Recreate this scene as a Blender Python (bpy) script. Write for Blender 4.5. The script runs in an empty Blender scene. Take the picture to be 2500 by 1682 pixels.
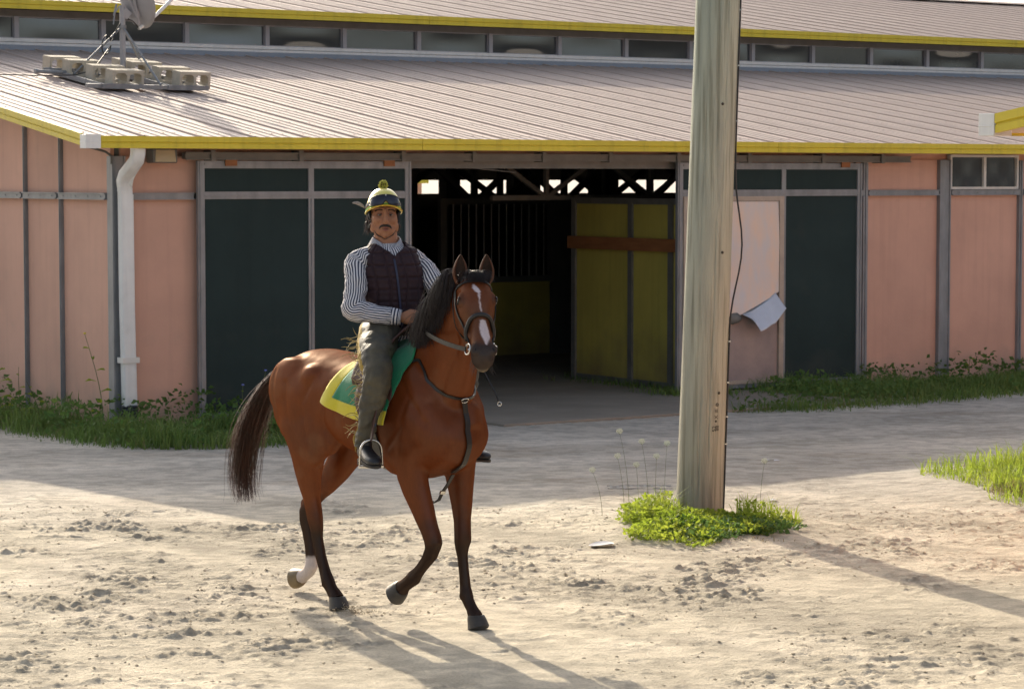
import bpy, bmesh, math, random
import numpy as np
from mathutils import Vector, Matrix, noise as mnoise
from mathutils.bvhtree import BVHTree
random.seed(7); rng = np.random.default_rng(7)
R = math.radians
sc = bpy.context.scene
COL = sc.collection

# ------------------------------------------------------------------ camera, sky, sun, exposure
cam = bpy.data.cameras.new('camera'); camo = bpy.data.objects.new('camera', cam); COL.objects.link(camo)
camo.location = (0, 0, 2.5); camo.rotation_euler = (R(90 - 3.73), 0, 0)
cam.sensor_width = 36; cam.lens = 90.58; cam.clip_end = 3000; cam.clip_start = .1
sc.camera = camo
cam.dof.use_dof = True; cam.dof.focus_distance = 14.4; cam.dof.aperture_fstop = 11
world = bpy.data.worlds.new("World"); sc.world = world; world.use_nodes = True
SUN_EL, SUN_AZ = R(22.9), math.atan2(-.355, .935)          # azimuth from +Y towards +X
nt = world.node_tree; bg = nt.nodes['Background']
sky = nt.nodes.new('ShaderNodeTexSky'); sky.sky_type = 'NISHITA'; sky.sun_disc = False
sky.sun_elevation = SUN_EL; sky.sun_rotation = SUN_AZ
sky.air_density = 1.0; sky.dust_density = 4.5; sky.ozone_density = 1.0
hz = nt.nodes.new('ShaderNodeHueSaturation'); hz.inputs['Saturation'].default_value = .62; nt.links.new(sky.outputs[0], hz.inputs['Color']); nt.links.new(hz.outputs[0], bg.inputs[0]); bg.inputs[1].default_value = .15
sun = bpy.data.lights.new('sun', 'SUN'); sun.energy = 4.2; sun.angle = R(.55); sun.color = (1, .87, .68)
suno = bpy.data.objects.new('sun', sun); COL.objects.link(suno)
sv = Vector((math.sin(SUN_AZ) * math.cos(SUN_EL), math.cos(SUN_AZ) * math.cos(SUN_EL), math.sin(SUN_EL)))
suno.rotation_euler = sv.to_track_quat('Z', 'Y').to_euler(); suno.location = sv * 60
sc.view_settings.view_transform = 'Standard'; sc.view_settings.look = 'None'
sc.view_settings.gamma = 1; sc.view_settings.use_curve_mapping = False
sc.view_settings.exposure = .64

# ------------------------------------------------------------------ materials
def lin(r, g, b):
    f = lambda c: (c / 12.92 if c <= .04045 else ((c + .055) / 1.055) ** 2.4)
    return (f(r / 255), f(g / 255), f(b / 255))
def mat(name, col, rough=.7, metal=0, spec=.5, var=0, vscale=3, bump=0, bscale=60, col2=None, stretch=None, sheen=0, coat=0, rnd=0, attr=None, transl=0, alpha_glass=0):
    m = bpy.data.materials.new(name); m.use_nodes = True; n = m.node_tree; L = n.links.new
    b = n.nodes['Principled BSDF']; b.inputs['Roughness'].default_value = rough; b.inputs['Metallic'].default_value = metal
    b.inputs['Specular IOR Level'].default_value = spec
    if coat: b.inputs['Coat Weight'].default_value = coat; b.inputs['Coat Roughness'].default_value = .3
    if sheen: b.inputs['Sheen Weight'].default_value = sheen
    tc = n.nodes.new('ShaderNodeTexCoord'); mp = n.nodes.new('ShaderNodeMapping'); L(tc.outputs['Object'], mp.inputs[0])
    if stretch: mp.inputs['Scale'].default_value = stretch
    src = None
    if attr:
        a = n.nodes.new('ShaderNodeAttribute'); a.attribute_name = attr; src = a.outputs['Color']
    if var or col2:
        t = n.nodes.new('ShaderNodeTexNoise'); t.inputs['Scale'].default_value = vscale; t.inputs['Detail'].default_value = 7; t.inputs['Roughness'].default_value = .6
        L(mp.outputs[0], t.inputs['Vector'])
        r = n.nodes.new('ShaderNodeMapRange'); r.inputs[1].default_value = .3; r.inputs[2].default_value = .7; L(t.outputs['Fac'], r.inputs[0])
        mx = n.nodes.new('ShaderNodeMix'); mx.data_type = 'RGBA'; L(r.outputs[0], mx.inputs[0])
        c1 = (*col, 1); c2 = (*(col2 if col2 else tuple(c * (1 - var) for c in col)), 1)
        mx.inputs[6].default_value = c1; mx.inputs[7].default_value = c2
        if attr:
            mx.blend_type = 'MULTIPLY'; mx.inputs[6].default_value = (1, 1, 1, 1)
            mx2 = n.nodes.new('ShaderNodeMix'); mx2.data_type = 'RGBA'; mx2.blend_type = 'MULTIPLY'; mx2.inputs[0].default_value = 1
            mx.blend_type = 'MIX'; mx.inputs[7].default_value = (1 - var,) * 3 + (1,)
            L(src, mx2.inputs[6]); L(mx.outputs[2], mx2.inputs[7]); src = mx2.outputs[2]
        else: src = mx.outputs[2]
    if rnd:
        oi = n.nodes.new('ShaderNodeObjectInfo'); hs = n.nodes.new('ShaderNodeHueSaturation')
        mr = n.nodes.new('ShaderNodeMapRange'); mr.inputs[3].default_value = 1 - rnd; mr.inputs[4].default_value = 1 + rnd; L(oi.outputs['Random'], mr.inputs[0])
        L(mr.outputs[0], hs.inputs['Value'])
        if src: L(src, hs.inputs['Color'])
        else: hs.inputs['Color'].default_value = (*col, 1)
        src = hs.outputs[0]
    if src: L(src, b.inputs['Base Color'])
    else: b.inputs['Base Color'].default_value = (*col, 1)
    if bump:
        t2 = n.nodes.new('ShaderNodeTexNoise'); t2.inputs['Scale'].default_value = bscale; t2.inputs['Detail'].default_value = 6; L(mp.outputs[0], t2.inputs['Vector'])
        bp = n.nodes.new('ShaderNodeBump'); bp.inputs['Strength'].default_value = bump; bp.inputs['Distance'].default_value = .01; L(t2.outputs['Fac'], bp.inputs['Height']); L(bp.outputs[0], b.inputs['Normal'])
        m['bump'] = 1
    if transl:
        tr = n.nodes.new('ShaderNodeBsdfTranslucent'); ms = n.nodes.new('ShaderNodeMixShader'); ms.inputs[0].default_value = transl
        if src: L(src, tr.inputs[0])
        else: tr.inputs[0].default_value = (*col, 1)
        L(b.outputs[0], ms.inputs[1]); L(tr.outputs[0], ms.inputs[2]); L(ms.outputs[0], n.nodes['Material Output'].inputs[0])
    return m
M = {}
def dirt(m, h, colr, amt=.8, vs=3.0, streak=.25):
    # splash dirt near the foot and faint run marks, laid over the base colour
    n = m.node_tree; L = n.links.new; b = n.nodes['Principled BSDF']; tc = n.nodes['Texture Coordinate']; sp = n.nodes.new('ShaderNodeSeparateXYZ'); L(tc.outputs['Object'], sp.inputs[0])
    t = n.nodes.new('ShaderNodeTexNoise'); t.inputs['Scale'].default_value = vs; t.inputs['Detail'].default_value = 8; L(tc.outputs['Object'], t.inputs['Vector'])
    mr = n.nodes.new('ShaderNodeMapRange'); mr.inputs[1].default_value = 0; mr.inputs[2].default_value = h; mr.inputs[3].default_value = 1; mr.inputs[4].default_value = 0; L(sp.outputs[2], mr.inputs[0])
    a = n.nodes.new('ShaderNodeMath'); a.operation = 'MULTIPLY_ADD'; L(t.outputs['Fac'], a.inputs[0]); a.inputs[1].default_value = 1.6; a.inputs[2].default_value = -.95
    s = n.nodes.new('ShaderNodeMath'); s.operation = 'ADD'; L(a.outputs[0], s.inputs[0]); L(mr.outputs[0], s.inputs[1]); s.use_clamp = True
    q = n.nodes.new('ShaderNodeMath'); q.operation = 'MULTIPLY'; q.inputs[1].default_value = amt; L(s.outputs[0], q.inputs[0])
    old = b.inputs['Base Color'].links[0].from_socket; mx = n.nodes.new('ShaderNodeMix'); mx.data_type = 'RGBA'; L(q.outputs[0], mx.inputs[0]); L(old, mx.inputs[6]); mx.inputs[7].default_value = (*colr, 1)
    mp = n.nodes.new('ShaderNodeMapping'); mp.inputs['Scale'].default_value = (14, 14, .7); L(tc.outputs['Object'], mp.inputs[0]); t2 = n.nodes.new('ShaderNodeTexNoise'); t2.inputs['Scale'].default_value = 1; t2.inputs['Detail'].default_value = 4; L(mp.outputs[0], t2.inputs['Vector'])
    r2 = n.nodes.new('ShaderNodeMapRange'); r2.inputs[1].default_value = .5; r2.inputs[2].default_value = .75; r2.inputs[3].default_value = 1; r2.inputs[4].default_value = 1 - streak; L(t2.outputs['Fac'], r2.inputs[0])
    m2 = n.nodes.new('ShaderNodeMix'); m2.data_type = 'RGBA'; m2.blend_type = 'MULTIPLY'; m2.inputs[0].default_value = 1; L(mx.outputs[2], m2.inputs[6]); L(r2.outputs[0], m2.inputs[7]); L(m2.outputs[2], b.inputs['Base Color'])
M['pink'] = mat('pink_board', (.66, .385, .29), .75, var=.16, vscale=1.1, bump=.08, bscale=25, rnd=.05)
M['galv'] = mat('galvanised_steel', (.29, .30, .315), .5, metal=.25, var=.35, vscale=9, bump=.05, stretch=(1, 1, .3))
M['galvd'] = mat('dull_steel', (.20, .195, .18), .6, metal=.2, var=.3, vscale=6)
M['green'] = mat('dark_green_board', (.025, .044, .044), .7, spec=.2, var=.25, vscale=1.2, bump=.05)
M['yellow'] = mat('yellow_fascia', (.68, .54, .035), .45, var=.12, vscale=1.5)
M['white'] = mat('white_metal', (.80, .80, .79), .5, var=.1, vscale=5)
M['roof'] = mat('taupe_roof_steel', (.58, .465, .405), .62, spec=.25, var=.22, vscale=2.2, stretch=(3, .5, 1), rnd=.018, bump=.03)
M['screw'] = mat('roof_screw', (.10, .09, .09), .5)
M['glass'] = mat('window_glass', (.06, .068, .075), .05, spec=.5, var=.3, vscale=1.5); M['glass'].node_tree.nodes['Principled BSDF'].inputs['IOR'].default_value = 2.1
M['black'] = mat('black_rubber', (.012, .012, .013), .5)
M['conc'] = mat('concrete', (.56, .50, .40), .9, var=.25, vscale=9, bump=.4, bscale=90)
M['slab'] = mat('floor_concrete', (.30, .26, .21), .9, var=.25, vscale=1.7, bump=.2, bscale=30)
M['inyel'] = mat('yellow_board', (.55, .46, .10), .7, var=.2, vscale=1.5)
M['inbrown'] = mat('brown_plank', (.36, .14, .05), .7, var=.3, vscale=4, stretch=(1, 1, 5))
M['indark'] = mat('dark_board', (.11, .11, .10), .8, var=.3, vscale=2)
M['inbar'] = mat('stall_bar_steel', (.35, .34, .33), .5, metal=.3)
M['offwhite'] = mat('off_white_paint', (.72, .70, .66), .7, var=.1, vscale=2)
M['door'] = mat('bare_door_skin', (.86, .60, .43), .55, var=0, vscale=2.0, col2=(.66, .62, .63), stretch=(2, 1, .8), bump=.1, bscale=8)
M['bluegrey'] = mat('bare_metal_flap', (.60, .66, .76), .5, metal=.1, var=.12, vscale=6)
M['flash'] = mat('blue_grey_flashing', (.27, .31, .37), .5, metal=.1, var=.12, vscale=6)
M['dish'] = mat('dish_grey', (.34, .34, .36), .5, var=.12, vscale=4)

dirt(M['pink'], .45, (.36, .28, .22), .6, streak=.07); dirt(M['green'], .5, (.09, .085, .07), .4, streak=.05); dirt(M['yellow'], .01, (.25, .2, .08), .35, 5, .2); dirt(M['white'], .5, (.42, .39, .32), .5, 5, .1); dirt(M['inyel'], .8, (.20, .15, .08), .7, 2.5, .12)
# ------------------------------------------------------------------ mesh helpers
class MB:
    def __init__(s): s.v = []; s.f = []; s.uv = []
    def add(s, v, f, uv=None):
        o = len(s.v); s.v += [tuple(p) for p in v]; s.f += [tuple(i + o for i in q) for q in f]
        if uv is not None: s.uv += list(uv)
        return s
    def box(s, a, b, mtx=None):
        x0, y0, z0 = a; x1, y1, z1 = b
        v = [(x0, y0, z0), (x1, y0, z0), (x1, y1, z0), (x0, y1, z0), (x0, y0, z1), (x1, y0, z1), (x1, y1, z1), (x0, y1, z1)]
        if mtx: v = [mtx @ Vector(p) for p in v]
        return s.add(v, [(0, 3, 2, 1), (4, 5, 6, 7), (0, 1, 5, 4), (1, 2, 6, 5), (2, 3, 7, 6), (3, 0, 4, 7)])
    def bar(s, p, q, w, h=None, up=(0, 0, 1)):
        p = Vector(p); q = Vector(q); h = h or w; d = (q - p).normalized(); u = Vector(up)
        if abs(d.dot(u)) > .98: u = Vector((1, 0, 0))
        r = d.cross(u).normalized(); u = r.cross(d)
        v = [c + r * (sx * w / 2) + u * (sy * h / 2) for c in (p, q) for sx, sy in ((-1, -1), (1, -1), (1, 1), (-1, 1))]
        return s.add(v, [(0, 1, 2, 3), (7, 6, 5, 4), (0, 4, 5, 1), (1, 5, 6, 2), (2, 6, 7, 3), (3, 7, 4, 0)])
    def loft(s, secs, n=24, ref=(1, 0, 0), cap=True, e=2.0, uvs=True):
        """secs: (centre, a along ref, b across); rings perpendicular to the path"""
        C = [Vector(q[0]) for q in secs]; ref = Vector(ref); k = len(C); v = []; f = []; uv = []
        for i in range(k):
            t = (C[min(i + 1, k - 1)] - C[max(i - 1, 0)]).normalized()
            rf = Vector(secs[i][3]) if len(secs[i]) > 3 else ref
            ra = (rf - t * rf.dot(t)).normalized(); rb = t.cross(ra)
            for j in range(n):
                an = 2 * math.pi * j / n; c, sn = math.cos(an), math.sin(an)
                if e != 2: c = math.copysign(abs(c) ** (2 / e), c); sn = math.copysign(abs(sn) ** (2 / e), sn)
                v.append(C[i] + ra * (c * secs[i][1]) + rb * (sn * secs[i][2])); uv.append((j / n, i / (k - 1)))
        for i in range(k - 1):
            for j in range(n):
                j2 = (j + 1) % n; f.append((i * n + j, i * n + j2, (i + 1) * n + j2, (i + 1) * n + j))
        if cap: f.append(tuple(reversed(range(n)))); f.append(tuple((k - 1) * n + j for j in range(n)))
        return s.add(v, f, uv)
    def tube(s, pts, r, n=8, cap=True):
        P = [Vector(p) for p in pts]; rr = r if hasattr(r, '__len__') else [r] * len(P)
        k = len(P); v = []; f = []; prev = None
        for i in range(k):
            t = (P[min(i + 1, k - 1)] - P[max(i - 1, 0)])
            t = t.normalized() if t.length > 1e-9 else Vector((0, 0, 1))
            if prev is None: prev = t.orthogonal().normalized()
            a = (prev - t * prev.dot(t)); a = a.normalized() if a.length > 1e-6 else t.orthogonal().normalized(); prev = a; b = t.cross(a)
            v += [P[i] + (a * math.cos(2 * math.pi * j / n) + b * math.sin(2 * math.pi * j / n)) * rr[i] for j in range(n)]
        for i in range(k - 1):
            for j in range(n):
                j2 = (j + 1) % n; f.append((i * n + j, i * n + j2, (i + 1) * n + j2, (i + 1) * n + j))
        if cap: f.append(tuple(reversed(range(n)))); f.append(tuple((k - 1) * n + j for j in range(n)))
        return s.add(v, f)
    def ribbon(s, pts, w, th=.004, side=(0, 1, 0)):
        """strap: rectangular section, width w along side, thickness th"""
        P = [Vector(p) for p in pts]; k = len(P); v = []; f = []
        for i in range(k):
            t = (P[min(i + 1, k - 1)] - P[max(i - 1, 0)]).normalized(); sd = Vector(side[i] if hasattr(side[0], '__len__') else side)
            sd = (sd - t * sd.dot(t)).normalized(); nn = t.cross(sd)
            ww = w[i] if hasattr(w, '__len__') else w
            v += [P[i] + sd * (a * ww / 2) + nn * (b * th / 2) for a, b in ((-1, -1), (1, -1), (1, 1), (-1, 1))]
        for i in range(k - 1):
            for j in range(4):
                j2 = (j + 1) % 4; f.append((i * 4 + j, i * 4 + j2, (i + 1) * 4 + j2, (i + 1) * 4 + j))
        f.append((3, 2, 1, 0)); f.append(tuple((k - 1) * 4 + j for j in range(4)))
        return s.add(v, f)
    def ell(s, c, r, rot=None, n=16):
        c = Vector(c); rot = rot or Matrix.Identity(3); v = []; f = []; m_ = n // 2
        v.append(c + rot @ Vector((0, 0, r[2])))
        for i in range(1, m_):
            th = math.pi * i / m_
            for j in range(n):
                ph = 2 * math.pi * j / n
                v.append(c + rot @ Vector((r[0] * math.sin(th) * math.cos(ph), r[1] * math.sin(th) * math.sin(ph), r[2] * math.cos(th))))
        v.append(c + rot @ Vector((0, 0, -r[2]))); last = len(v) - 1
        for j in range(n): f.append((0, 1 + j, 1 + (j + 1) % n)); f.append((last, 1 + (m_ - 2) * n + (j + 1) % n, 1 + (m_ - 2) * n + j))
        for i in range(m_ - 2):
            for j in range(n): j2 = (j + 1) % n; f.append((1 + i * n + j, 1 + (i + 1) * n + j, 1 + (i + 1) * n + j2, 1 + i * n + j2))
        return s.add(v, f)
    def mesh(s, name):
        me = bpy.data.meshes.new(name); me.from_pydata([tuple(p) for p in s.v], [], s.f); me.validate()
        if s.uv and len(s.uv) == len(s.v):
            ul = me.uv_layers.new(name='UVMap'); li = np.zeros(len(me.loops), dtype=np.int32); me.loops.foreach_get('vertex_index', li)
            ul.data.foreach_set('uv', np.array(s.uv, dtype=np.float32)[li].ravel())
        return me
    def build(s, name, m, parent=None, smooth=False, bevel=0, loc=None):
        me = s.mesh(name); return link(name, me, m, parent, smooth, bevel, loc)
def link(name, me, m, parent=None, smooth=False, bevel=0, loc=None):
    o = bpy.data.objects.new(name, me); COL.objects.link(o)
    if m and not me.materials: me.materials.append(m)
    if smooth is True: me.shade_smooth()
    elif smooth: me.shade_smooth(); me.set_sharp_from_angle(angle=R(smooth))
    if bevel:
        b = o.modifiers.new('bevel', 'BEVEL'); b.width = bevel; b.segments = 2; b.limit_method = 'ANGLE'
    if parent: o.parent = parent
    if loc: o.location = loc
    return o
def tag(o, label=None, cat=None, group=None, kind=None):
    if label: o['label'] = label
    if cat: o['category'] = cat
    if group: o['group'] = group
    if kind: o['kind'] = kind
    return o
def empty(name, loc=(0, 0, 0), rz=0, parent=None):
    o = bpy.data.objects.new(name, None); COL.objects.link(o); o.location = loc; o.rotation_euler = (0, 0, rz); o.empty_display_size = .2
    if parent: o.parent = parent
    return o
def fbm(P, s, oct=4, seed=0.0):
    """cheap vectorised value noise, P (n,2|3) -> (n,) about -1..1"""
    P = np.asarray(P, float); d = P.shape[1]; out = np.zeros(len(P)); amp = 1; tot = 0
    for o in range(oct):
        q = P * s * 2 ** o + seed + 17.3 * o; i = np.floor(q).astype(np.int64); fr = q - i; fr = fr * fr * (3 - 2 * fr)
        acc = np.zeros(len(P))
        for c in range(2 ** d):
            w = np.ones(len(P)); h = np.full(len(P), 1013904223 + 977 * o, dtype=np.int64)
            for k in range(d):
                b = (c >> k) & 1; w = w * (fr[:, k] if b else 1 - fr[:, k]); h = (h ^ ((i[:, k] + b) * (374761393, 668265263, 2147483647 // 7)[k])) & 0x7fffffff
                h = (h * 1274126177) & 0x7fffffff; h = h ^ (h >> 13)
            acc += w * ((h % 10007) / 5003.5 - 1)
        out += acc * amp; tot += amp; amp *= .5
    return out / tot

# ------------------------------------------------------------------ barn frame
PHI = R(33.94); P0 = Vector((-3.937, 25.473, 0))
UX, UY = math.cos(PHI), math.sin(PHI)
def wl(s_, n_, z=0): return Vector((P0.x + UX * s_ - UY * n_, P0.y + UY * s_ + UX * n_, z))
def to_wall(x, y): dx = x - P0.x; dy = y - P0.y; return dx * UX + dy * UY, -dx * UY + dy * UX
# ------------------------------------------------------------------ ground
def axis(lo, hi, step, far, mid, mstep):
    a = list(np.arange(lo, hi + 1e-6, step)); g = step; x = hi; up = []
    while x < far: g = min(g * 1.12, mstep) if x < mid else g * 1.3; x += g; up.append(x)
    g = step; x = lo; dn = []
    while x > -far: g = min(g * 1.12, mstep) if x > -9 and lo < 0 else g * 1.3; x -= g; dn.append(x)
    return np.array(dn[::-1] + a + up)
def tex_height(P):
    """relief of the yard in metres"""
    x, y = P[:, 0], P[:, 1]
    loose = np.clip((21.5 - y) / 3.0 + .25 * fbm(P, .8, 3, 5), 0.12, 1)          # loose sand near, packed track near barn
    h = .012 * fbm(P, .35, 3, 1) + .0045 * fbm(P * np.array([1, 1.0]), 4, 3, 2)
    cl = fbm(P * np.array([.8, 1.0]), 9, 4, 9); patch = np.clip(fbm(P, .9, 3, 31) * 1.6 + .45, 0, 1)
    c2 = fbm(P * np.array([.75, 1.0]), 24, 3, 19); rid = 1 - np.abs(fbm(P * np.array([.6, 1.0]), 13, 2, 53)) * 2.2
    h += loose * patch * .034 * np.clip(cl - .10, 0, 1) - loose * patch * .016 * np.clip(-cl - .25, 0, 1)
    h += loose * (.35 + patch) * (.0085 * np.clip(c2 - .05, 0, 1) + .0035 * np.clip(rid - .55, 0, 1)) + .0014 * c2
    cl = np.maximum(cl, c2 * .8)
    rough = np.clip(fbm(P * np.array([.8, 1.1]), 3.0, 3, 71) * 2.0 + .14, 0, 1) * np.clip(fbm(P, .8, 2, 12) * 1.5 + .6, .1, 1) * loose
    c3 = fbm(P * np.array([.7, 1.0]), 42, 2, 29)
    h += rough * (.017 * np.clip(c2 + .05, 0, 1) + .014 * np.clip(c3, 0, 1) + .010 * np.clip(cl, 0, 1))
    h += rough * .012 * np.clip(c2, 0, 1) + .0022 * c2 * (1 - loose) + .0016 * c3 * (1 - loose)
    patch = np.maximum(patch * .6, rough)
    # wheel and harrow streaks running roughly across the view
    u = x * .70 + y * .71
    st = fbm(np.stack([u * 2.2, (x - y) * .16], 1), 1, 4, 44)
    h += .003 * st * loose
    return h, loose, patch, cl, st
def prints(P, h):
    r = np.random.default_rng(3); x, y = P[:, 0], P[:, 1]
    for k in range(230):
        px, py = r.uniform(-4.3, 4.6), 10 + 9.5 * r.random() ** 1.1
        a = r.uniform(0, math.pi); ra = r.uniform(.05, .085); dp = r.uniform(.005, .017) * r.random()
        m = (abs(x - px) < .26) & (abs(y - py) < .26)
        if not m.any(): continue
        dx = x[m] - px; dy = y[m] - py; ca, sa = math.cos(a), math.sin(a)
        e = np.sqrt(((dx * ca + dy * sa) / (ra * 1.25)) ** 2 + ((-dx * sa + dy * ca) / ra) ** 2)
        h[m] += -dp * np.exp(-(e ** 4)) + dp * .85 * np.exp(-((e - 1.45) / .32) ** 2) * (0.5 + .5 * np.cos(np.arctan2(dy, dx) * 1 + a * 3))
    return h
gx = axis(-5.0, 5.3, .0150, 1500, 10.5, .05); gy = axis(9.5, 21.0, .0180, 1500, 31, .042)
gy = gy[gy > -60]
GX, GY = np.meshgrid(gx, gy); P2 = np.stack([GX.ravel(), GY.ravel()], 1)
near = (abs(P2[:, 0]) < 30) & (P2[:, 1] < 45) & (P2[:, 1] > -5)
hh = np.zeros(len(P2)); hn, lo_, pa_, cl_, st_ = tex_height(P2[near])
hn = prints(P2[near], hn)
sN = (P2[near][:, 0] - P0.x) * UX + (P2[near][:, 1] - P0.y) * UY; nN = -(P2[near][:, 0] - P0.x) * UY + (P2[near][:, 1] - P0.y) * UX
hn -= .02 * np.clip((nN + .6) / .6, 0, 1)
for cx, cy, rad, hg in ((1.33, 18.1, .95, .05), (4.3, 20.6, 1.5, .05)):
    hn += hg * np.exp(-(((P2[near][:, 0] - cx) ** 2 + (P2[near][:, 1] - cy) ** 2) / rad ** 2) ** 2)
hh[near] = hn
nx, ny = len(gx), len(gy)
me = bpy.data.meshes.new('ground')
V = np.column_stack([P2, hh]).astype(np.float32)
idx = np.arange(nx * ny).reshape(ny, nx)
Q = np.stack([idx[:-1, :-1], idx[:-1, 1:], idx[1:, 1:], idx[1:, :-1]], -1).reshape(-1, 4)
me.vertices.add(len(V)); me.vertices.foreach_set('co', V.ravel())
me.loops.add(Q.size); me.loops.foreach_set('vertex_index', Q.ravel().astype(np.int32))
me.polygons.add(len(Q)); me.polygons.foreach_set('loop_start', np.arange(0, Q.size, 4, dtype=np.int32)); me.polygons.foreach_set('loop_total', np.full(len(Q), 4, dtype=np.int32))
me.update(); me.validate()
def sN_(P): return (P[:, 0] - P0.x) * UX + (P[:, 1] - P0.y) * UY
def nN_(P): return -(P[:, 0] - P0.x) * UY + (P[:, 1] - P0.y) * UX
# base colour: sand, greyer packed dirt, damp turned clods
base = np.array([.60, .53, .41]); grey = np.array([.58, .53, .465]); damp = np.array([.38, .31, .22]); pale = np.array([.68, .60, .48])
colr = np.tile(grey, (len(P2), 1)); w = np.clip(lo_, 0, 1)[:, None]
c = base * w + grey * (1 - w)
w2 = np.clip(fbm(P2[near], 1.4, 3, 61) * 1.3 - .15, 0, .6)[:, None]; c = c * (1 - w2) + pale * w2 * np.clip(w + .3, 0, 1) + c * w2 * (1 - np.clip(w + .3, 0, 1))
w3 = (np.clip(cl_ * 1.5 - .12, 0, 1) * pa_ * lo_ * .42)[:, None]; c = c * (1 - w3) + damp * w3
w4 = np.clip(st_ * .5, -.13, .13)[:, None] * w; c = c * (1 + w4)
q_ = np.stack([P2[near][:, 0] * .45, (P2[near][:, 1] - .22 * P2[near][:, 0]) * 1.7], 1); road = fbm(q_, 1, 5, 91)[:, None]; c = c * (1 + (1 - w) * np.clip(road * .45, -.15, .13))
w6 = (np.clip(fbm(P2[near] * np.array([.6, 1.3]), 1.1, 4, 33) * 1.5 - .35, 0, .5))[:, None] * (1 - w); c = c * (1 - w6) + np.array([.36, .285, .21]) * w6
w7 = np.clip(fbm(P2[near] * np.array([.8, 1.2]), 11, 3, 57) * .5, -.16, .12)[:, None]; c = c * (1 + w7)
w5 = np.clip(fbm(P2[near], .5, 2, 77) * .3, -.1, .12)[:, None]; c = c * (1 + w5)
colr[near] = c
ca = me.color_attributes.new('col', 'FLOAT_COLOR', 'POINT'); ca.data.foreach_set('color', np.column_stack([colr, np.ones(len(P2))]).astype(np.float32).ravel())
M['ground'] = mat('sandy_ground', (1, 1, 1), .95, spec=.15, var=.26, vscale=55, bump=.75, bscale=42, attr='col')
n_ = M['ground'].node_tree
for q in n_.nodes:
    if q.type == 'BUMP': q.inputs['Distance'].default_value = .028
    if q.type == 'TEX_NOISE' and abs(q.inputs['Scale'].default_value - 42) < 1: q.inputs['Detail'].default_value = 5; q.inputs['Roughness'].default_value = .72
g = link('ground', me, M['ground'], smooth=True); tag(g, 'sandy yard with hoof prints, tyre streaks and turned clods', kind='structure')
gtree = None
def gh(x, y):
    i = min(max(int(np.searchsorted(gx, x)), 0), nx - 1); j = min(max(int(np.searchsorted(gy, y)), 0), ny - 1); return float(hh[j * nx + i])
fl = MB(); fl.box((3.3, -2.0, -.2), (8.2, 33.0, .028)); fl.box((8.2, 1.0, -.2), (25, 33, .026)); fl.box((.3, 1.0, -.2), (3.3, 33, .026))
fo = fl.build('floor', M['slab'], bevel=.012); fo.location = P0; fo.rotation_euler = (0, 0, PHI); tag(fo, 'concrete floor of the stable with a worn apron at its doorway', kind='structure')
# loose clods and pebbles: nobody could count them
cl = MB(); r = np.random.default_rng(11)
for k in range(15000):
    x = r.uniform(-4.6, 5.0); y = 9.6 + 9.8 * r.random() ** 1.25
    if fbm(np.array([[x, y]]), .9, 3, 31)[0] * 1.6 + .45 < r.random() * .75: continue
    s_ = .0035 + .011 * r.random() ** 3.0
    if r.random() < .02: s_ *= 1.5
    z = gh(x, y); v = []
    for q in ((1, 0, 0), (0, 1, 0), (-1, 0, 0), (0, -1, 0), (0, 0, .75), (.6, .6, .35), (-.6, .5, .4), (.1, -.8, .45)):
        v.append((x + q[0] * s_ * r.uniform(.7, 1.3), y + q[1] * s_ * r.uniform(.7, 1.2), z + q[2] * s_ * r.uniform(.6, 1.1) - .001))
    cl.add(v, [(0, 5, 4), (0, 1, 5), (1, 6, 4), (1, 4, 5), (1, 2, 6), (2, 4, 6), (2, 3, 7), (2, 7, 4), (3, 0, 7), (0, 4, 7)])
M['clod'] = mat('clod', (.55, .465, .34), .95, spec=.1, var=.35, vscale=12)
tag(cl.build('clods', M['clod'], smooth=False), 'small sand clods and pebbles scattered over the yard', 'gravel', kind='stuff')
# ------------------------------------------------------------------ barn
barn = empty('stable_barn', P0, PHI)
tag(barn, 'long pink stable with taupe metal roof, yellow fascia and green sliding doors', 'barn')
LEN = 34.0; EZ0, EZ1 = 2.775, 2.89; OV = .45; PT = math.tan(R(8.6)); NC = 7.85; EAVE_S = -.47
BACK = 33.6
def roofz(n_): return EZ1 + .005 + (n_ + OV) * PT
def part(name, m, fn, parent=barn, **k):
    b = MB(); fn(b); return b.build(name, M[m], parent, **k)
# wall panels: recessed boards between posts, upper and lower of the girt
posts_front = [(0.0, .13, 'col'), (.86, .02, 'x')]
def panel(s0, s1, z0, z1, m='pink'):
    b = MB(); b.box((s0, .03, z0), (s1, .07, z1)); return b.build('wall_panel', M[m], barn)
def gpanel(n0, n1, z0, z1a, z1b):
    b = MB(); b.add([(.03, n0, z0), (.07, n0, z0), (.07, n1, z0), (.03, n1, z0), (.03, n0, z1a), (.07, n0, z1a), (.07, n1, z1b), (.03, n1, z1b)],
                    [(0, 3, 2, 1), (4, 5, 6, 7), (0, 1, 5, 4), (1, 2, 6, 5), (2, 3, 7, 6), (3, 0, 4, 7)])
    return b.build('wall_panel', M['pink'], barn)
GZ0, GZ1 = 2.267, 2.335
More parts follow.
